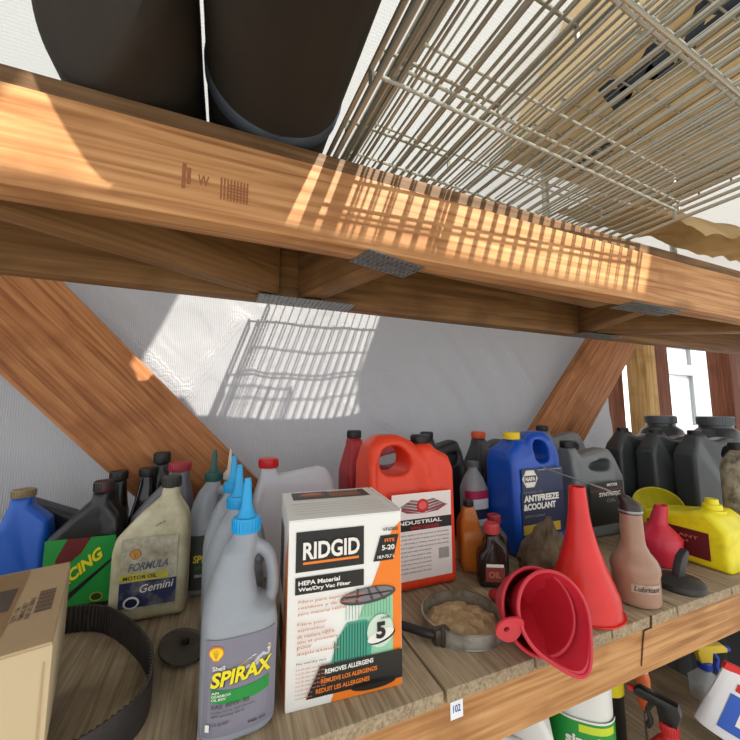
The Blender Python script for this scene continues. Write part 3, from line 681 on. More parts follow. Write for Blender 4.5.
P.poly(hexa, plastic('hex_cream', (226, 222, 190), 0.5), up=3); P.poly([(-0.036+0.85*(x+0.036), 0.184+0.85*(z-0.184)) for x, z in hexa], WH, up=4); P.rect(-0.055, 0.176, -0.017, 0.192, NV, up=5)
lb = P.done('label', t); P = Print(flat((0.0, -0.0545, 0), (1, 0, 0), (0, 0, 1)), 1)
P.text('NAPA', -0.052, 0.1785, 0.032, 0.011, WH, 0.04, up=7); P.text('EXTENDED LIFE', -0.058, 0.149, 0.060, 0.005, GY, 0.02, up=7)
P.text('ANTIFREEZE', -0.060, 0.129, 0.118, 0.016, WH, 0.05, up=7); P.text('&COOLANT', -0.062, 0.109, 0.108, 0.016, WH, 0.05, up=7); P.text('50/50 Prediluted', -0.060, 0.092, 0.066, 0.006, GY, 0.02, up=7); P.text('universal formula for all vehicles', -0.01, 0.203, 0.08, 0.003, WH, 0.0, up=7)
P.done('lettering', lb)
MAR = plastic('jug_maroon', (178, 36, 44), 0.42, 0, 0.3, (130, 28, 34), 15)
def slant_jug(name, label, cat, loc, rz, w_, d_, h_, mat, capm, neckx=-0.35, capr=0.018, grey=False, hole=True):
    """jug with the neck at one end and a handle bar sloping up from the far shoulder"""
    t = thing(name, label, cat, loc, rz); nx = neckx*w_
    sil = [(-w_/2, 0.005), (-w_/2+0.005, 0), (w_/2-0.005, 0), (w_/2, 0.005), (w_/2, h_*0.60), (w_*0.47, h_*0.80), (w_*0.40, h_*0.90), (w_*0.30, h_*0.92), (nx+0.020, h_*0.86), (nx+0.016, h_*0.94), (nx-0.016, h_*0.94), (nx-0.018, h_*0.86), (-w_/2, h_*0.66)]
    bm = bmesh.new(); add_prism(bm, sil, -d_/2, d_/2, 0.012, 4)
    for v in bm.verts:
        k = max(0, (v.co.z-h_*0.60)/(h_*0.40)); v.co.y *= 1-0.66*min(1, k)**0.9
    cuts = []
    if hole:
        c = bmesh.new(); add_prism(c, chaikin([(nx+0.040, h_*0.70), (w_*0.30, h_*0.66), (w_*0.34, h_*0.82), (nx+0.046, h_*0.775)], 2), -d_, d_); cuts.append(c)
    link('body', fuse(bm, cuts, 0.004, 6), mat, t); cap(capr, 0.020, h_*0.935, capm, t, nx, 0, ribs=26); return t
slant_jug('fluid_jug', 'dull red jug with black cap and sloping handle, behind the orange-red jug', 'jug', (0.392, 0.875, S0), 2, 0.215, 0.10, 0.302, MAR, plastic('cap_black', (30, 28, 28), 0.45), -0.36)
slant_jug('fluid_jug', 'translucent white jug with bright red cap, behind the vacuum filter box', 'jug', (0.160, 0.850, S0), -4, 0.185, 0.095, 0.240, plastic('jug_milky', (206, 208, 216), 0.4), plastic('cap_red', (210, 30, 36), 0.4), -0.33, 0.0215, hole=False)
slant_jug('fluid_jug', 'black jug with curved handle between the orange-red jug and the dark jug with orange cap', 'jug', (0.588, 0.895, S0), 2, 0.14, 0.09, 0.290, plastic('jug_black', (32, 32, 34), 0.4), plastic('cap_black', (30, 28, 28), 0.45), -0.30)
slant_jug('fluid_jug', 'charcoal jug with orange cap, just left of the blue antifreeze jug', 'jug', (0.775, 0.905, S0), 6, 0.15, 0.09, 0.285, plastic('jug_charcoal', (58, 60, 62), 0.4), plastic('cap_orange', (214, 88, 38), 0.45), -0.25, 0.021)
GRJ = plastic('jug_grey', (112, 116, 118), 0.36, 0, 0.2, (90, 92, 94), 14)
slant_jug('motor_oil_jug', 'dark grey jug with pale grey handle right behind the blue antifreeze jug', 'jug', (1.085, 0.905, S0), 0, 0.20, 0.10, 0.300, GRJ, plastic('cap_black', (30, 28, 28), 0.45), -0.36)
t = slant_jug('motor_oil_jug', 'light grey jug with arched handle and black label, between the red funnel and brown bottle', 'jug', (1.000, 0.745, S0), 0, 0.20, 0.10, 0.262, GRJ, plastic('cap_black', (30, 28, 28), 0.45), -0.36)
P = Print(flat((0.0, -0.0505, 0), (1, 0, 0), (0, 0, 1)), 1); P.rect(-0.055, 0.035, 0.085, 0.150, BK); P.rect(-0.055, 0.126, 0.085, 0.131, plastic('maroon_ink', (90, 30, 34), 0.5), up=2); lb = P.done('label', t)
P = Print(flat((0.0, -0.0505, 0), (1, 0, 0), (0, 0, 1)), 1); P.text('MOTOR', 0.015, 0.138, 0.045, 0.008, WH, 0.03, up=3); P.text('SYNTHETIC', -0.02, 0.112, 0.090, 0.011, WH, 0.03, up=3); P.text('OIL', 0.01, 0.095, 0.04, 0.009, GY, 0.03, up=3); P.done('lettering', lb)

# ---------------------------------------------------------------- quart bottles at the left
def quart(name, label, cat, loc, rz, w_, d_, h_, neckx, mat, capm, capr=0.0155, caph=0.018, lab=None, slope=0.0, group=None):
    t = thing(name, label, cat, loc, rz, group); nx = neckx*w_; s = 1 if neckx >= 0 else -1
    sil = [(-w_/2*s, 0.004), (-w_/2*s+0.004*s, 0), (w_/2*s-0.004*s, 0), (w_/2*s, 0.004), (w_/2*s, h_*0.62), (w_*0.46*s, h_*0.74), (nx+capr*0.85*s, h_*0.87), (nx+capr*0.85*s, h_*0.95), (nx-capr*0.85*s, h_*0.95), (nx-capr*0.9*s, h_*0.88), (-w_*0.22*s, h_*0.74), (-w_*0.46*s, h_*0.60), (-w_/2*s, h_*0.50)]
    bm = bmesh.new(); add_prism(bm, sil, -d_/2, d_/2, min(0.013, d_*0.2), 4)
    for v in bm.verts:
        k = max(0, (v.co.z-h_*0.62)/(h_*0.38)); v.co.y *= 1-0.5*min(1, k)
    link('body', fuse(bm, (), 0.0032, 6), mat, t); cap(capr, caph, h_*0.94, capm, t, nx, 0, ribs=24)
    return t
CREAM = plastic('bottle_cream', (208, 202, 172), 0.5, 0, 0.6, (150, 138, 100), 18, 0.15)
t = quart('motor_oil_bottle', 'dirty cream oil bottle with charcoal cap and worn yellow and navy label', 'oil bottle', (-0.108, 0.765, S0), -3, 0.116, 0.064, 0.228, 0.20, CREAM, plastic('cap_sooty', (58, 56, 52), 0.6, 0, 0.5, (30, 28, 26), 60), 0.0155, 0.020)
fl = flat((0.0, -0.0322, 0), (1, 0, 0), (0, 0, 1)); P = Print(fl, 1); WORN = plastic('label_worn', (200, 196, 176), 0.55, 0, 0.8, (130, 122, 94), 30)
P.rect(-0.041, 0.022, 0.044, 0.138, WORN); P.rect(-0.041, 0.068, 0.030, 0.080, plastic('label_yellow_worn', (214, 206, 60), 0.55, 0, 0.6, (160, 150, 80), 40), up=2); P.rect(-0.041, 0.026, 0.044, 0.067, plastic('label_navy_worn', (36, 46, 88), 0.5, 0, 0.8, (140, 142, 140), 35, dthr=0.55), up=2)
shell_mark(P, -0.020, 0.112, 0.0085, plastic('worn_rust', (170, 100, 60), 0.5), plastic('worn_amber', (210, 160, 80), 0.5), 3); P.disc(-0.022, 0.034, 0.012, 0.010, WH, up=3); P.disc(-0.022, 0.034, 0.009, 0.007, NV, up=4); lb = P.done('label', t)
P = Print(fl, 1); P.text('FORMULA', -0.030, 0.084, 0.060, 0.013, plastic('slate_text', (100, 108, 118), 0.5), 0.03, 0.25, 0.05, up=4); P.text('MOTOR OIL', -0.036, 0.071, 0.05, 0.006, NV, 0.02, up=4); P.text('Gemini', -0.012, 0.048, 0.050, 0.013, WH, 0.01, 0.2, 0.08, up=4); P.text('10W-30', 0.008, 0.154, 0.014, 0.004, DG, 0.02, 0.2, 0.5, up=4); P.done('lettering', lb)
BKP = plastic('bottle_black', (26, 26, 28), 0.32); BKC = plastic('cap_black', (30, 28, 28), 0.45)
t = quart('motor_oil_bottle', 'black oil bottle with bright green label and slanting yellow lettering, behind the carton', 'oil bottle', (-0.228, 0.845, S0), -4, 0.118, 0.062, 0.213, 0.16, BKP, plastic('cap_smeared', (44, 38, 38), 0.45, 0, 0.7, (130, 30, 36), 40, dthr=0.6), 0.0165, 0.020)
fl = flat((0.0, -0.0312, 0), (1, 0, 0), (0, 0, 1)); P = Print(fl, 1); P.rect(-0.053, 0.012, 0.054, 0.126, plastic('label_green', (24, 146, 58), 0.5)); P.poly([(-0.020, 0.126), (0.016, 0.126), (0.002, 0.100), (-0.030, 0.070), (-0.036, 0.090)], plastic('dark_red_ink', (100, 20, 22), 0.5), up=2)
P.poly([(-0.030, 0.018), (0.052, 0.088), (0.052, 0.083), (-0.022, 0.012)], BK, up=2); P.disc(0.030, 0.022, 0.010, 0.008, GD, up=2); P.disc(0.030, 0.022, 0.008, 0.006, plastic('label_green_deep', (10, 70, 30), 0.5), up=3); lb = P.done('label', t)
P = Print(fl, 1); P.text('RACING', -0.034, 0.030, 0.070, 0.020, YL, 0.04, -0.3, 0.85, up=4); P.done('lettering', lb)
quart('motor_oil_bottle', 'black oil bottle whose flat cap shows just behind the green labelled bottle', 'oil bottle', (-0.232, 0.915, S0), 0, 0.10, 0.052, 0.222, 0.30, BKP, BKC, 0.0165, 0.018)
quart('motor_oil_bottle', 'small glossy black bottle with grey streak left of the cream bottle, under the plank', 'oil bottle', (-0.150, 0.905, S0), 80, 0.070, 0.04, 0.226, 0.1, plastic('bottle_gloss_black', (18, 18, 20), 0.15), BKC, 0.016, 0.018)
quart('motor_oil_bottle', 'black bottle with tall ribbed neck behind the cream bottle', 'oil bottle', (-0.105, 0.945, S0), 5, 0.08, 0.05, 0.250, -0.28, BKP, BKC, 0.0165, 0.024)
quart('motor_oil_bottle', 'smoky grey bottle with dusty red cap right behind the cream bottle', 'oil bottle', (-0.108, 0.858, S0), -8, 0.112, 0.056, 0.244, 0.24, plastic('bottle_smoke', (104, 104, 112), 0.35), plastic('cap_dusty_red', (160, 44, 54), 0.5), 0.021, 0.017)
BLQ = plastic('bottle_blue', (24, 92, 196), 0.38)
quart('transmission_fluid_bottle', 'blue bottle with tan cap at the left beside the slanted black bottle', 'bottle', (-0.345, 0.880, S0), 4, 0.098, 0.056, 0.206, 0.02, BLQ, plastic('cap_tan', (150, 132, 98), 0.6, 0, 0.5, (110, 92, 60), 40), 0.0175, 0.014)
t = thing('motor_oil_bottle', 'dark bottle tipped over behind the blue bottle, its shoulder sloping right', 'oil bottle', (-0.318, 0.950, S0+0.036), 0)
sil = [(-0.06, -0.034), (0.045, -0.034), (0.06, -0.02), (0.085, -0.012), (0.085, 0.012), (0.06, 0.02), (0.045, 0.034), (-0.06, 0.034)]
bm = bmesh.new(); add_prism(bm, sil, -0.025, 0.025, 0.008, 3); link('body', fuse(bm, (), 0.003, 5), plastic('bottle_ink', (34, 36, 48), 0.35), t, None, (0, 0, 0.085), (0, 0.42, 0))
bm = boxm((0.11, 0.048, 0.085), (-0.01, 0, 0.006), 0.004); link('stack_can', bm, BKP, t)
quart('motor_oil_bottle', 'black bottle cut by the left edge of the photo', 'oil bottle', (-0.455, 0.930, S0), 0, 0.10, 0.06, 0.225, 0.05, BKP, BKC, 0.018, 0.018)

# ---------------------------------------------------------------- small bottles in the middle
AMB = plastic('bottle_amber', (196, 112, 38), 0.35, 0, 0.4, (120, 60, 24), 20)
t = quart('fuel_additive_bottle', 'amber bottle with black cap wedged beside the orange-red jug', 'bottle', (0.538, 0.700, S0), 62, 0.085, 0.05, 0.140, 0.0, AMB, BKC, 0.011, 0.014)
SMK = plastic('bottle_brown_black', (34, 24, 20), 0.25, 0, 0.3, (70, 52, 40), 18)
t = quart('small_oil_bottle', 'small black bottle with pinkish red cap and little red label', 'bottle', (0.524, 0.610, S0), -28, 0.060, 0.042, 0.108, 0.02, SMK, plastic('cap_pink_red', (196, 62, 66), 0.45), 0.0145, 0.020)
P = Print(flat((0.0, -0.0214, 0), (1, 0, 0), (0, 0, 1)), 1); P.rect(-0.018, 0.014, 0.020, 0.042, plastic('label_brick', (130, 54, 48), 0.5)); P.rect(-0.016, 0.042, 0.018, 0.048, WH); lb = P.done('label', t)
P = Print(flat((0.0, -0.0214, 0), (1, 0, 0), (0, 0, 1)), 1); P.text('OIL', -0.012, 0.022, 0.024, 0.012, SAL, 0.02, up=3); P.done('lettering', lb)
quart('small_oil_bottle', 'small dark bottle with red cap just behind the pinkish capped one', 'bottle', (0.568, 0.650, S0), -28, 0.052, 0.038, 0.112, 0.0, SMK, plastic('cap_brick_red', (160, 42, 44), 0.45), 0.0135, 0.018)
CLR = glassy('bottle_clear', (170, 172, 176), 0.55, 0.12)
t = thing('clear_bottle', 'smoky clear bottle with magenta and white label behind the amber bottle', 'bottle', (0.625, 0.790, S0), 0)
bm = bmesh.new(); add_loft(bm, [(0, .030, .026, 3, 0, 0), (.004, .034, .03, 3, 0, 0), (.15, .034, .03, 3, 0, 0), (.178, .024, .022, 2.4, 0, 0), (.196, .013, .013, 2, 0, 0), (.204, .013, .013, 2, 0, 0)]); link('body', bm, CLR, t)
cap(0.015, 0.014, 0.203, plastic('cap_grey', (90, 92, 96), 0.5), t)
P = Print(curved(.034, .03, 3), 0.004); P.rect(-0.045, 0.06, 0.04, 0.145, plastic('label_pale', (196, 200, 206), 0.5)); P.rect(-0.045, 0.125, 0.04, 0.146, plastic('ink_magenta', (160, 24, 70), 0.5), up=2); P.rect(-0.045, 0.075, 0.04, 0.100, NV, up=2); P.done('label', t)
# crumpled brown rag
bm = bmesh.new(); bmesh.ops.create_icosphere(bm, subdivisions=5, radius=1.0)
for v in bm.verts:
    d = v.co.normalized(); q = 1+0.3*noise.noise(d*1.8+Vector((4, 1, 2)))+0.14*noise.noise(d*4.5)+0.07*noise.noise(d*11)+0.03*noise.noise(d*26)
    z = d.z*0.075*q; z = z+0.075 if z > 0 else max(z*0.5, -0.028)+0.075
    top = max(0, d.z); v.co = Vector((d.x*0.056*q*(1-0.45*top)+0.016*top, d.y*0.046*q*(1-0.4*top), z-0.047))
o = link('rag', bm_mesh(bm, 'r', True, 180), plastic('rag_brown', (120, 104, 84), 0.95, 0, 0.8, (66, 52, 40), 22, 1.0), None, None, (0.672, 0.612, S0)); tag(o, 'crumpled grey-brown rag heaped between the blue jug and the tall red funnel', 'rag')

# ---------------------------------------------------------------- funnels
FRED = plastic('funnel_red', (222, 40, 34), 0.33, 0, 0.35, (170, 36, 34), 14, spec=0.45); FPINK = plastic('funnel_pink', (204, 44, 62), 0.4, 0, 0.35, (170, 30, 46), 12)
def shell_rev(prof, th, seg=56):
    bm = bmesh.new(); inner = [(max(r-th, 0.0015), z) for r, z in prof[::-1]]
    add_rev(bm, prof+inner, seg, close=False)
    n = len(prof)*2; vs = list(bm.verts); a = vs[0:seg]; b = vs[-seg:]
    for k in range(seg): bm.faces.new((a[k], b[k], b[(k+1) % seg], a[(k+1) % seg]))
    return bm
t = thing('funnel', 'tall bright red funnel standing mouth down on the shelf', 'funnel', (0.616, 0.478, S0))
bm = shell_rev([(0.0585, 0.0), (0.059, 0.003), (0.0575, 0.006), (0.0565, 0.030), (0.052, 0.042), (0.038, 0.080), (0.027, 0.115), (0.0205, 0.145), (0.0175, 0.165), (0.0135, 0.214)], 0.002)
link('cone', bm, FRED, t)
bm = bmesh.new(); add_rev(bm, [(0.057, 0.0005), (0.0625, 0.0005), (0.0625, 0.003), (0.057, 0.003)], 56, close=False); link('rim', bm, FRED, t)
# pink nested funnels lying with the mouth to the camera, lip over the beam
def lying(label, loc, ax, up, R, m, seg=64, lip=0.022, deep=1.0):
    t = thing('funnel', label, 'funnel', loc); z = Vector(ax).normalized(); u = Vector(up); y = (u-z*u.dot(z)).normalized(); x = y.cross(z)
    M = Matrix((x, y, z)).transposed().to_4x4()
    bm = bmesh.new(); prof = [(R, 0), (R*0.97, -0.010), (R*0.86, -0.036), (R*0.60, -0.070), (R*0.32, -0.095), (R*0.24, -0.110), (R*0.17, -0.150)]; prof = [(a_, b_*deep) for a_, b_ in prof]
    prof2 = [(r-0.002, q) for r, q in prof[::-1]]
    add_rev(bm, prof+prof2, seg, close=False); vs = list(bm.verts); a = vs[:seg]; b = vs[-seg:]
    for k in range(seg): bm.faces.new((a[k], b[k], b[(k+1) % seg], a[(k+1) % seg]))
    for v in bm.verts:          # mouth drawn out to a lip at the bottom
        ang = math.atan2(v.co.y, v.co.x); k = max(0, math.cos(ang+PI/2))**6; r = math.hypot(v.co.x, v.co.y)
        if r > R*0.8: v.co.y -= lip*k*(r/R-0.8)/0.2
    bmesh.ops.transform(bm, matrix=M, verts=bm.verts); link('cone', bm, m, t)
    bm = bmesh.new(); pts = []
    for k in range(seg):
        a_ = 2*PI*k/seg; kk = max(0, math.cos(a_+PI/2))**6; pts.append((R*math.cos(a_)*1.01, R*math.sin(a_)*1.01-lip*kk, 0))
    add_tube(bm, pts, 0.0028, 8, closed=True); bmesh.ops.transform(bm, matrix=M, verts=bm.verts); link('rim', bm, m, t)
    return t, M
AX = (-0.20, -0.86, 0.30)
t, Mx = lying('pink-red funnel lying with its open mouth toward the front, lip hanging over the beam', (0.452, 0.400, SH+0.064), AX, (-0.35, 0.0, 1), 0.054, FPINK)
t, Mx = lying('second pink-red funnel nested behind the lying one, with a round hanging tab at its left', (0.444, 0.420, SH+0.061), (-0.22, -0.86, 0.30), (-0.35, 0.0, 1), 0.055, plastic('funnel_crimson', (186, 34, 50), 0.42), lip=0.0)
c = bmesh.new(); add_rev(c, [(0.005, -0.01), (0.005, 0.01)], 20)
bm = bmesh.new(); add_prism(bm, chaikin([(-0.024, -0.016), (0.016, -0.024), (0.016, 0.024), (-0.024, 0.016)], 2), -0.0015, 0.0015)
hole = bmesh.new(); add_prism(hole, [(0.0045*math.cos(k*PI/8)-0.009, 0.0045*math.sin(k*PI/8)) for k in range(16)], -0.01, 0.01)
def cutmesh(a, b):
    def tmp(q):
        bmesh.ops.recalc_face_normals(q, faces=q.faces); me = bpy.data.meshes.new('x'); q.to_mesh(me); q.free(); o = bpy.data.objects.new('x', me); COL.objects.link(o); return o
    A = tmp(a); B = tmp(b); m = A.modifiers.new('b', 'BOOLEAN'); m.object = B; m.operation = 'DIFFERENCE'; m.solver = 'EXACT'
    bpy.context.view_layer.update(); me = bpy.data.meshes.new_from_object(A.evaluated_get(bpy.context.evaluated_depsgraph_get()))
    for o in (A, B): d = o.data; bpy.data.objects.remove(o); bpy.data.meshes.remove(d)
    return me
c.free(); me = cutmesh(bm, hole)
link('hanging_tab', me, FPINK, t, None, (-0.058, -0.006, -0.010), (0.35, 0.25, -0.15))

# ---------------------------------------------------------------- ring strap wrench with rusty grit inside
BAND = plastic('band_steel', (176, 174, 164), 0.35, 0.5, 0.7, (96, 80, 60), 30)
t = thing('strap_wrench', 'steel band oil filter wrench lying flat with its dark handle to the left', 'wrench', (0.384, 0.524, S0))
R_ = 0.067
bm = shell_rev([(R_, 0.0), (R_, 0.021)], 0.0016, 72); link('band', bm, BAND, t)
bm = bmesh.new(); add_rev(bm, [(R_+0.001, 0.0), (R_+0.0022, 0.001), (R_+0.001, 0.002)], 72, close=False); add_rev(bm, [(R_-0.001, 0.0195), (R_+0.002, 0.0205), (R_-0.001, 0.022)], 72, close=False); link('band_edge', bm, BAND, t)
bm = bmesh.new(); add_tube(bm, spline([(-0.059, -0.030, 0.013), (-0.079, -0.020, 0.014), (-0.10, 0.006, 0.014), (-0.125, 0.036, 0.013)], 6), 0.0065, 12); link('handle', bm, plastic('handle_black', (34, 30, 30), 0.4), t, 'black handle')
bm = bmesh.new(); add_box(bm, (0.026, 0.014, 0.022), (-0.062, -0.028, 0.0125), 0.003, None); add_tube(bm, [(-0.062, -0.034, -0.000), (-0.062, -0.034, 0.028)], 0.004, 12); link('clamp', bm, plastic('clamp_dull', (88, 80, 70), 0.4, 0.7), t)
bm = bmesh.new(); bmesh.ops.create_grid(bm, x_segments=60, y_segments=60, size=1)
bmesh.ops.delete(bm, geom=[v for v in bm.verts if v.co.length > 1.0], context='VERTS')
for v in bm.verts:
    r = v.co.length; v.co = Vector((v.co.x*(R_-0.004), v.co.y*(R_-0.004), 0)); h = 0.014*(1-r**4)+0.006*noise.noise(v.co*55)+0.003*noise.noise(v.co*140); v.co.z = max(h, 0.0005)
o = link('rust_grit', bm_mesh(bm, 'g', True, 180), plastic('grit', (170, 142, 102), 0.9, 0, 0.7, (206, 184, 148), 60, 0.6), None, None, (0.384, 0.524, S0)); tag(o, 'tan rusty grit heaped inside the steel band wrench', 'grit'); o['kind'] = 'stuff'

# ---------------------------------------------------------------- brown oil bottle with bent spout
BRN = plastic('bottle_taupe', (160, 124, 104), 0.3, 0, 0.25, (130, 98, 80), 16)
t = thing('spout_bottle', 'brown long-necked bottle with black cap and thin metal spout, right of the red funnel', 'bottle', (0.735, 0.460, S0))
bm = bmesh.new(); add_rev(bm, [(0.033, 0), (0.037, 0.003), (0.038, 0.010), (0.038, 0.050), (0.0400, 0.056), (0.0395, 0.066), (0.035, 0.077), (0.026, 0.089), (0.0205, 0.102), (0.0195, 0.110), (0.0180, 0.158), (0.0175, 0.162), (0, 0.162)], 56); link('body', bm, BRN, t)
P = Print(curved(.0382, .0382, 2, base=0.0004), 0.004); P.rect(-0.046, 0.028, 0.004, 0.043, plastic('label_silver', (178, 160, 142), 0.4, 0.2, 0.6, (130, 110, 92), 60)); lb = P.done('label', t); P = Print(curved(.0382, .0382, 2, base=0.0004), 0.004); P.text('Lubricant', -0.042, 0.031, 0.042, 0.009, plastic('ink_umber', (80, 60, 50), 0.5), 0.03, 0.2, up=3); P.done('lettering', lb)
bm = bmesh.new(); add_rev(bm, [(0.019, 0.158), (0.0195, 0.172), (0.018, 0.176), (0.010, 0.190), (0.006, 0.192), (0, 0.192)], 40)
for v in bm.verts:
    if v.co.z > 0.177: v.co.x -= (v.co.z-0.177)*0.8; v.co.y += (v.co.z-0.177)*0.4
link('cap', bm, plastic('cap_umber', (44, 34, 32), 0.35), t)
bm = bmesh.new(); add_rev(bm, [(0.0197, 0.160), (0.0205, 0.161), (0.0205, 0.164), (0.0197, 0.165)], 40, close=False); link('cap_ring', bm, plastic('ring_steel', (150, 150, 150), 0.3, 0.8), t)
bm = bmesh.new(); add_tube(bm, [(-0.010, 0.004, 0.186), (-0.030, 0.026, 0.200), (-0.085, 0.110, 0.228), (-0.090, 0.118, 0.231)], [0.0026, 0.0018, 0.0015, 0.0022], 8); link('spout', bm, plastic('spout_steel', (150, 154, 156), 0.3, 0.8), t, 'thin steel spout tube')
# chrome pliers-like tool behind the red funnel
t = thing('locking_pliers', 'chrome locking pliers standing between the tall red funnel and the brown bottle', 'tool', (0.765, 0.585, S0), 20)
CH = plastic('chrome', (190, 190, 190), 0.2, 0.95)
bm = bmesh.new(); add_tube(bm, spline([(0.0, 0, 0.002), (0.006, 0, 0.04), (-0.004, 0, 0.075), (-0.012, 0, 0.098)], 5), 0.0045, 8); link('handle', bm, CH, t)
bm = bmesh.new(); add_tube(bm, spline([(0.024, 0, 0.002), (0.022, 0, 0.04), (0.010, 0, 0.075), (-0.006, 0, 0.096)], 5), 0.0045, 8); link('handle', bm, CH, t)
bm = bmesh.new(); add_prism(bm, [(-0.022, 0.088), (0.002, 0.086), (0.0, 0.104), (-0.020, 0.122), (-0.030, 0.118), (-0.020, 0.104)], -0.006, 0.006, 0.0015, 2); link('jaw', bm, CH, t)

# ---------------------------------------------------------------- right end
t = thing('funnel', 'stubby crimson funnel-shaped pourer with a short cone spout, left of the yellow container', 'funnel', (0.962, 0.545, S0), rot=(0, 0, 0))
bm = bmesh.new(); add_rev(bm, [(0.036, 0), (0.040, 0.003), (0.044, 0.030), (0.047, 0.058), (0.045, 0.062), (0.030, 0.078), (0.020, 0.086), (0.0175, 0.092), (0.0135, 0.128), (0.012, 0.129), (0.010, 0.120), (0, 0.118)], 48)
for v in bm.verts: 
    if v.co.z > 0.075: v.co.x += (v.co.z-0.075)*0.28; v.co.y -= (v.co.z-0.075)*0.1
link('body', bm, plastic('funnel_rose', (202, 36, 62), 0.38), t)
YJ = plastic('yellow_plastic', (238, 224, 24), 0.4, 0, 0.5, (176, 160, 30), 20, dthr=0.56)
t = thing('coolant_container', 'bright yellow flat container with ridged cap and dark red side label, front right of shelf', 'container', (1.078, 0.528, S0), 90)
sil = [(-0.088, 0.004), (-0.084, 0), (0.084, 0), (0.088, 0.004), (0.088, 0.085), (0.075, 0.10), (0.0, 0.112), (-0.03, 0.122), (-0.052, 0.122), (-0.066, 0.112), (-0.088, 0.085)]
bm = bmesh.new(); add_prism(bm, sil, -0.058, 0.058, 0.010, 3); link('body', fuse(bm, (), 0.0035, 5), YJ, t)
bm = bmesh.new(); add_rev(bm, [(0.024, 0.116), (0.024, 0.122), (0.019, 0.123), (0.018, 0.134), (0.013, 0.135), (0.012, 0.146), (0, 0.147)], 36); link('cap', bm, YJ, t, None, (-0.040, 0, 0))
P = Print(flat((0, 0.0583, 0), (-1, 0, 0), (0, 0, 1)), 1); P.rect(-0.070, 0.018, 0.055, 0.078, plastic('label_oxblood', (96, 26, 32), 0.5)); lb = P.done('label', t); P = Print(flat((0, 0.0583, 0), (-1, 0, 0), (0, 0, 1)), 1)
for i in range(4): P.text(['COOLANT', 'prediluted', 'long life', 'antifreeze'][i], -0.055, 0.058-i*0.012, [0.09, 0.07, 0.06, 0.07][i], 0.007, SAL, 0.02, up=3)
P.done('lettering', lb)
t, Mx = lying('wide yellow funnel tilted up against the dark grey jugs', (1.190, 0.665, SH+0.078), (-0.45, -0.35, 0.62), (0.3, 0.3, 1), 0.058, plastic('funnel_yellow', (206, 196, 34), 0.42, 0, 0.5, (150, 140, 40), 14), lip=0.0, deep=0.55)
BD_ = plastic('black_rubber', (44, 42, 42), 0.55, 0, 0.4, (70, 66, 62), 22)
t = thing('suction_cup', 'black rubber disc with an upright stub handle at the shelf edge', 'suction cup', (0.868, 0.458, S0))
bm = bmesh.new(); add_rev(bm, [(0.040, 0), (0.0425, 0.003), (0.0415, 0.012), (0.036, 0.017), (0.020, 0.019), (0.012, 0.022), (0, 0.022)], 48); link('cup', bm, BD_, t)
bm = bmesh.new(); add_prism(bm, [(-0.012, 0.018), (0.010, 0.018), (0.014, 0.034), (0.030, 0.060), (0.024, 0.070), (0.004, 0.058), (-0.008, 0.038)], -0.007, 0.007, 0.002, 2); link('handle', bm, BD_, t)
# row of tall dark grey jugs, thin side to the camera
DJ = plastic('jug_dark_grey', (66, 70, 72), 0.33, 0, 0.25, (52, 54, 56), 16)
def tall_mesh():
    L_, H_ = 0.190, 0.292
    sil = [(-L_/2, 0.004), (-L_/2+.004, 0), (L_/2-.004, 0), (L_/2, 0.004), (L_/2, H_*0.62), (L_*0.49, H_*0.80), (L_*0.40, H_*0.90), (L_*0.22, H_*0.93), (0.0, H_*0.90), (-L_*0.12, H_*0.92), (-L_*0.14, H_*0.96), (-L_*0.34, H_*0.96), (-L_*0.36, H_*0.92), (-L_*0.48, H_*0.80), (-L_*0.47, H_*0.78), (-L_/2, H_*0.76)]
    bm = bmesh.new(); add_prism(bm, sil, -0.036, 0.036, 0.010, 3)
    for v in bm.verts:
        k = max(0, (v.co.z-H_*0.74)/(H_*0.26)); v.co.y *= 1-0.60*min(1, k)**1.3
    c = bmesh.new(); add_prism(c, chaikin([(0.005, H_*0.70), (L_*0.34, H_*0.66), (L_*0.37, H_*0.80), (L_*0.20, H_*0.86), (0.008, H_*0.83)], 2), -0.1, 0.1)
    return fuse(bm, [c], 0.0035, 6)
tm = tall_mesh()
for lb_, x, y, rz in (('dark grey tall oil jug, leftmost and farthest back of the row at the right', 1.335, 0.800, -16), ('dark grey tall oil jug, middle of the row, behind the yellow funnel', 1.352, 0.708, -16), ('dark grey tall oil jug, nearest of the row, above the yellow container', 1.378, 0.616, -16)):
    t = thing('tall_oil_jug', lb_, 'oil jug', (x, y, S0), rz, 'row of dark grey oil jugs'); link('body', tm, DJ, t); cap(0.0165, 0.016, 0.276, BKC, t, -0.046, 0, ribs=24)
for lb_, x, y in (('dark drum-like jug with wide ribbed cap behind the middle dark grey jug', 1.60, 0.86), ('dark drum-like jug with wide ribbed cap behind the nearest dark grey jug', 1.62, 0.70)):
    t = thing('wide_mouth_jug', lb_, 'jug', (x, y, S0), 0, 'wide capped jugs in the back'); bm = bmesh.new()
    add_loft(bm, [(0, .066, .066, 3, 0, 0), (.005, .072, .072, 3, 0, 0), (.24, .072, .072, 3, 0, 0), (.275, .062, .062, 2.4, 0, 0), (.290, .046, .046, 2, 0, 0), (.305, .046, .046, 2, 0, 0)]); link('body', bm, DJ, t)
    cap(0.050, 0.030, 0.300, plastic('cap_slate', (84, 90, 94), 0.4), t, ribs=40)
t = thing('mottled_bottle', 'tall beige bottle mottled with dark grime at the right edge of the photo', 'bottle', (1.215, 0.485, S0))
bm = bmesh.new(); add_rev(bm, [(0.034, 0), (0.038, 0.004), (0.038, 0.205), (0.034, 0.222), (0.022, 0.244), (0.016, 0.252), (0.016, 0.258), (0, 0.258)], 48)
link('body', bm, plastic('mottled', (168, 156, 134), 0.7, 0, 0.9, (62, 56, 46), 32, dthr=0.52), t); cap(0.0185, 0.018, 0.254, BKC, t)

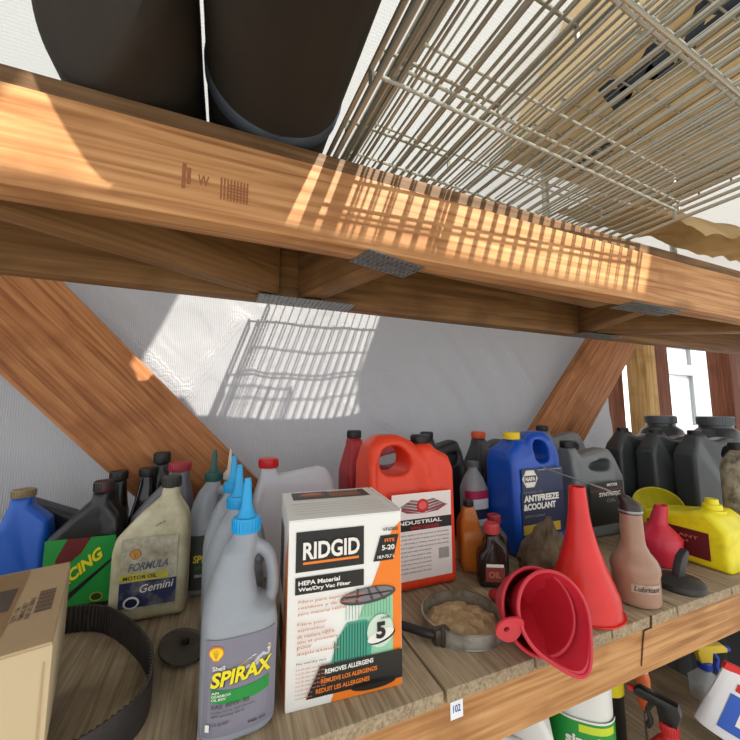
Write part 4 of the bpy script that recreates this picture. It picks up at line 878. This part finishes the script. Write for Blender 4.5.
# ---------------------------------------------------------------- toothed belt and lid
t = thing('toothed_belt', 'wide black toothed rubber belt standing on edge in a loop, left front', 'belt', (0, 0, S0))
path = spline([(-0.250, 0.748), (-0.200, 0.745), (-0.159, 0.722), (-0.113, 0.660), (-0.080, 0.596), (-0.069, 0.545), (-0.072, 0.502), (-0.095, 0.472), (-0.130, 0.452), (-0.20, 0.440), (-0.275, 0.450), (-0.33, 0.50), (-0.350, 0.58), (-0.335, 0.67), (-0.295, 0.73), (-0.250, 0.748)][:] and [(x, y, 0) for x, y in [(-0.250, 0.748), (-0.200, 0.745), (-0.159, 0.722), (-0.113, 0.660), (-0.080, 0.596), (-0.069, 0.545), (-0.072, 0.502), (-0.095, 0.472), (-0.130, 0.452), (-0.20, 0.440), (-0.275, 0.450), (-0.33, 0.50), (-0.350, 0.58), (-0.335, 0.67), (-0.295, 0.73), (-0.250, 0.748)]], 24)[:-1]
tot = [0]
for a, b in zip(path, path[1:]+path[:1]): tot.append(tot[-1]+(b-a).length)
NN = 840; pts = []; j = 0
for k in range(NN):
    d = tot[-1]*k/NN
    while tot[j+1] < d: j += 1
    a = path[j]; b = path[(j+1) % len(path)]; pts.append(a.lerp(b, (d-tot[j])/(tot[j+1]-tot[j])))
bm = bmesh.new(); HB = 0.040; rows = []
for k, p in enumerate(pts):
    tdir = (pts[(k+1) % NN]-pts[k-1]).normalized(); nrm = Vector((-tdir.y, tdir.x, 0))
    if nrm.dot(Vector((-0.21, 0.6, 0))-p) < 0: nrm = -nrm
    tooth = 0.0042 if (k % 6) in (1, 2, 3) else 0.0018
    rows.append([bm.verts.new(p+Vector((0, 0, 0.0))), bm.verts.new(p+Vector((0, 0, HB))), bm.verts.new(p+nrm*tooth+Vector((0, 0, HB))), bm.verts.new(p+nrm*tooth)])
for k in range(NN):
    A = rows[k]; B = rows[(k+1) % NN]
    for q in range(4): bm.faces.new((A[q], A[(q+1) % 4], B[(q+1) % 4], B[q]))
link('belt_band', bm_mesh(bm, 'b', True, 30), plastic('belt_rubber', (50, 46, 46), 0.5, 0, 0.5, (78, 72, 68), 25), t)
t = thing('plastic_lid', 'small dark smoky plastic lid leaning beside the toothed belt', 'lid', (-0.044, 0.632, S0+0.002), rot=(0.0, 0.12, 0.2))
bm = bmesh.new(); add_rev(bm, [(0.0, 0.0), (0.030, 0.0), (0.032, 0.002), (0.032, 0.005), (0.030, 0.004), (0.029, 0.0025), (0, 0.0025)], 40, sy=1.5); link('disc', bm, glassy('lid_smoke', (88, 80, 72), 0.75, 0.3), t)
bm = bmesh.new(); add_rev(bm, [(0.004, 0.002), (0.004, 0.010), (0, 0.011)], 14, sx=1.4); link('knob', bm, BKC, t, None, (0.004, 0.006, 0))

# ---------------------------------------------------------------- cardboard carton at the left front
CB = plastic('carton_tan', (186, 160, 126), 0.8, 0, 0.25, (160, 132, 100), 7, 0.25); CBL = plastic('carton_beige', (208, 188, 152), 0.8, 0, 0.2, (190, 168, 130), 5)
t = thing('cardboard_carton', 'beige cardboard carton with printed barcode top, at the lower left corner', 'carton', (-0.137, 0.434, S0+0.0405), 14.5)
CW, CDp, CH_ = 0.21, 0.210, 0.103
bm = bmesh.new(); add_box(bm, (CW, CDp, CH_), (-CW/2, CDp/2, CH_/2), 0.002); link('box_body', bm, CBL, t)
bm = bmesh.new(); add_box(bm, (CW-0.002, CDp, 0.0025), (0, 0, 0)); 
link('lid_flap', bm, CB, t, 'darker tan top flap', (-CW/2, CDp/2-0.001, CH_+0.0018))
P = Print(flat((0, 0, CH_+0.0032), (1, 0, 0), (0, 1, 0)), 1)
for k in range(16): P.rect(-0.022, 0.070+k*0.0035, -0.008, 0.070+k*0.0035+(0.0018 if k % 3 else 0.0026), plastic('carton_ink', (104, 88, 76), 0.7))
lb = P.done('barcode', t)
P = Print(flat((0, 0, CH_+0.0032), (0, 1, 0), (-1, 0, 0)), 1)
for i, s_ in enumerate(['PART NO. 5080K8', 'TIMING BELT', 'QTY 1 EA']): P.text(s_, 0.060, 0.024+i*0.005, 0.05-i*0.008, 0.004, plastic('carton_ink', (104, 88, 76), 0.7), 0.02)
P.done('lettering', t)
P = Print(flat((0, 0, CH_+0.0032), (1, 0, 0), (0, 1, 0)), 1); P.rect(-0.20, 0.002, -0.040, 0.205, plastic('carton_brown', (150, 120, 84), 0.8)); P.rect(-0.080, 0.09, -0.044, 0.15, plastic('carton_dark', (84, 74, 66), 0.7), up=2); P.done('printed_panel', t)
P = Print(flat((0, -0.0003, 0), (1, 0, 0), (0, 0, 1)), 1); P.rect(-0.17, 0.02, -0.012, 0.0215, CB); P.rect(-0.006, 0.002, -0.0045, 0.09, CB); P.done('crease', t)

# ================================================================ THINGS ON THE LOWER SHELF
L0 = LZ+0.0004
JW = plastic('jug_white', (226, 228, 224), 0.35)
t = thing('cleaner_jug', 'white jug with green label reading simple, on the lower shelf', 'jug', (0.735, 0.600, L0), -43)
bm = bmesh.new(); add_loft(bm, [(0, .056, .056, 2.6, 0, 0), (.006, .062, .062, 2.6, 0, 0), (.205, .062, .062, 2.6, 0, 0), (.232, .058, .058, 2.4, 0, 0), (.262, .040, .042, 2.2, 0, 0), (.285, .018, .018, 2, 0, 0), (.295, .016, .016, 2, 0, 0)]); add_tube(bm, spline([(0, 0.01, 0.275), (0.02, 0.045, 0.272), (0.03, 0.060, 0.24), (0.03, 0.056, 0.20)], 5), 0.010, 10)
link('body', fuse(bm, (), 0.004, 4), JW, t); cap(0.018, 0.018, 0.286, GN, t)

fn0 = curved(.0635, .0635, 2.6, base=0.0008)
def rotfn(f, a):
    c = math.cos(a); s_ = math.sin(a)
    def g(u, v, o): p = f(u, v, o); return Vector((p.x*c-p.y*s_, p.x*s_+p.y*c, p.z))
    return g
P = Print(fn0, 0.005); P.rect(-0.075, 0.02, 0.075, 0.138, plastic('label_cleaner_green', (30, 150, 60), 0.45)); P.rect(-0.010, 0.115, 0.060, 0.129, plastic('lime_ink', (200, 220, 50), 0.5), up=2); P.rect(-0.075, 0.134, 0.075, 0.138, WH, up=3); lb = P.done('label', t)
P = Print(fn0, 0.005); P.text('simple', -0.034, 0.082, 0.076, 0.028, WH, 0.04, up=5); P.text('green', -0.034, 0.045, 0.076, 0.028, WH, 0.04, up=5); P.done('lettering', lb)
def spray_can(label, loc, m, top, lab, labtop):
    t = thing('spray_can', label, 'spray can', loc); bm = bmesh.new(); add_rev(bm, [(0.030, 0), (0.032, 0.003), (0.032, 0.16), (0.029, 0.172), (0.018, 0.180), (0, 0.180)], 40); link('can', bm, m, t)
    bm = bmesh.new(); add_rev(bm, [(0.024, 0.174), (0.024, 0.196), (0.021, 0.202), (0, 0.202)], 32); link('cap', bm, top, t)
    P = Print(rotfn(curved(.032, .032, 2), -0.9), 0.004); P.rect(-0.04, 0.10, 0.05, labtop, lab); P.rect(-0.04, 0.132, 0.05, 0.145, BK, up=2); P.done('label', t); return t
spray_can('black spray can with yellow label right of the white cleaner jug', (0.870, 0.628, L0), BKP, BKC, YL, 0.150)
spray_can('black spray can with black and yellow bands, farther back beside the yellow post', (0.995, 0.735, L0), BKP, BKC, GD, 0.165)
def sprayer(label, loc, rz, bodym, headm, neckm, h=0.15, trig=None):
    t = thing('trigger_sprayer', label, 'spray bottle', loc, rz); bm = bmesh.new()
    add_loft(bm, [(0, .034, .026, 3, 0, 0), (.004, .037, .029, 3, 0, 0), (h*0.62, .037, .029, 3, 0, 0), (h*0.82, .022, .020, 2.2, 0, 0), (h*0.9, .013, .013, 2, 0, 0), (h, .013, .013, 2, 0, 0)]); link('body', bm, bodym, t)
    cap(0.0155, 0.020, h*0.97, neckm, t, ribs=22)
    bm = bmesh.new(); add_prism(bm, [(-0.014, h+0.014), (0.014, h+0.014), (0.022, h+0.040), (0.018, h+0.058), (-0.046, h+0.062), (-0.056, h+0.054), (-0.056, h+0.044), (-0.018, h+0.040)], -0.010, 0.010, 0.003, 2); link('spray_head', bm, headm, t)
    bm = bmesh.new(); add_tube(bm, spline([(-0.024, 0, h+0.040), (-0.034, 0, h+0.022), (-0.030, 0, h+0.004), (-0.036, 0, h-0.012)], 4), 0.005, 8); link('trigger', bm, trig or headm, t)
    bm = bmesh.new(); add_rev(bm, [(0.007, 0), (0.007, 0.012), (0, 0.012)], 16, mat=Matrix.Rotation(-PI/2, 4, 'Y')); link('nozzle', bm, neckm, t, None, (-0.054, 0, h+0.049)); return t
sprayer('black trigger sprayer on a red necked bottle in front of the yellow banded cans', (0.868, 0.500, L0-0.012), -70, plastic('sprayer_body_red', (190, 34, 40), 0.4), BKP, RD, 0.115)
SB = sprayer('clear spray bottle with blue head and yellow trigger at the far right', (1.235, 0.610, L0-0.02), 155, glassy('bottle_clear_pale', (205, 212, 216), 0.5, 0.1), plastic('head_yellow', (232, 200, 50), 0.45), plastic('head_blue', (40, 76, 190), 0.4), 0.080, plastic('head_blue', (40, 76, 190), 0.4))
t = thing('screwdriver', 'screwdriver with orange handle standing in front of the yellow post', 'screwdriver', (0.905, 0.568, L0), rot=(0, 0, 0))
bm = bmesh.new(); add_rev(bm, [(0.003, 0), (0.003, 0.09), (0, 0.09)], 10); link('shaft', bm, CH, t)
bm = bmesh.new(); add_rev(bm, [(0.008, 0.085), (0.013, 0.095), (0.014, 0.150), (0.011, 0.165), (0, 0.168)], 20); link('handle', bm, plastic('handle_orange', (222, 110, 60), 0.4), t)
bm = bmesh.new(); add_rev(bm, [(0.011, 0.164), (0.013, 0.170), (0.013, 0.200), (0.009, 0.205), (0, 0.205)], 20); link('handle_end', bm, WHN, t)
t = thing('zip_bag', 'white printed pouch with red zip top leaning at the lower right', 'pouch', (1.095, 0.495, L0+0.020), -28, rot=(0.18, 0.38, -0.6))
bm = bmesh.new(); g = []
for j in range(21):
    row = []
    for i in range(31):
        u = i/30; v = j/20; th = 0.028*(1-v)**0.6*math.sin(PI*u)**0.5+0.002
        row.append((bm.verts.new((-0.085+0.17*u, -th, 0.002+0.15*v)), bm.verts.new((-0.085+0.17*u, th, 0.002+0.15*v))))
    g.append(row)
for j in range(20):
    for i in range(30):
        for s_ in (0, 1): bm.faces.new((g[j][i][s_], g[j][i+1][s_], g[j+1][i+1][s_], g[j+1][i][s_]))
for i in range(30):
    bm.faces.new((g[0][i][0], g[0][i+1][0], g[0][i+1][1], g[0][i][1])); bm.faces.new((g[20][i][0], g[20][i+1][0], g[20][i+1][1], g[20][i][1]))
for j in range(20):
    for i in (0, 30): bm.faces.new((g[j][i][0], g[j+1][i][0], g[j+1][i][1], g[j][i][1]))
link('pouch_body', bm, plastic('pouch_white', (226, 228, 232), 0.3), t)
bm = boxm((0.174, 0.010, 0.016), (0, 0, 0.150), 0.003); link('zip_strip', bm, plastic('zip_red', (222, 40, 40), 0.4), t)
P = Print(lambda u, v, o: Vector((u, -(0.028*(1-min(v/0.15, 1))**0.6*max(0, math.sin(PI*(u+0.085)/0.17))**0.5+0.003+o), v+0.002)), 0.006)
P.rect(-0.060, 0.020, 0.055, 0.10, plastic('ink_royal', (40, 90, 190), 0.4)); P.rect(-0.035, 0.04, 0.03, 0.085, WH, up=2); P.rect(-0.055, 0.108, -0.01, 0.125, RD, up=2); lb = P.done('label', t)
# pale jugs under the beam left of the cleaner jug
def small_jug(label, loc, rz, m, capm, h=0.235):
    t = thing('handled_bottle', label, 'bottle', loc, rz); bm = bmesh.new(); add_prism(bm, [(-0.045, 0.004), (-0.041, 0), (0.041, 0), (0.045, 0.004), (0.045, h*0.7), (0.034, h*0.85), (0.016, h*0.92), (0.016, h*0.97), (-0.016, h*0.97), (-0.016, h*0.92), (-0.045, h*0.72)], -0.032, 0.032, 0.010, 3)
    add_tube(bm, spline([(0.010, 0, h*0.93), (0.050, 0, h*0.90), (0.062, 0, h*0.72), (0.040, 0, h*0.52)], 5), 0.008, 10); link('body', fuse(bm, (), 0.0035, 4), m, t); cap(0.018, 0.018, h*0.96, capm, t); return t
small_jug('white handled bottle with dark band cap, just left of the white cleaner jug', (0.545, 0.560, L0), 140, JW, plastic('cap_white', (232, 232, 230), 0.4), 0.245)
small_jug('pale grey handled bottle on the lower shelf, second to the left of the cleaner jug', (0.440, 0.530, L0), -35, plastic('bottle_pale_grey', (200, 200, 196), 0.4), plastic('cap_white', (232, 232, 230), 0.4), 0.225)
t = quart('handled_bottle', 'dark bottle with blue and white label squeezed beside the white cleaner jug', 'bottle', (0.615, 0.690, L0), -35, 0.085, 0.055, 0.250, 0.1, BKP, BKC)
P = Print(flat((0.0, -0.0282, 0), (1, 0, 0), (0, 0, 1)), 1); P.rect(-0.038, 0.06, 0.038, 0.19, WH); P.rect(-0.030, 0.14, 0.030, 0.175, BL, up=2); P.done('label', t)
small_jug('pale cream handled bottle on the lower shelf, farthest left under the front beam', (0.325, 0.525, L0), -30, plastic('bottle_pale_cream', (206, 202, 190), 0.4), plastic('cap_white', (232, 232, 230), 0.4), 0.210)
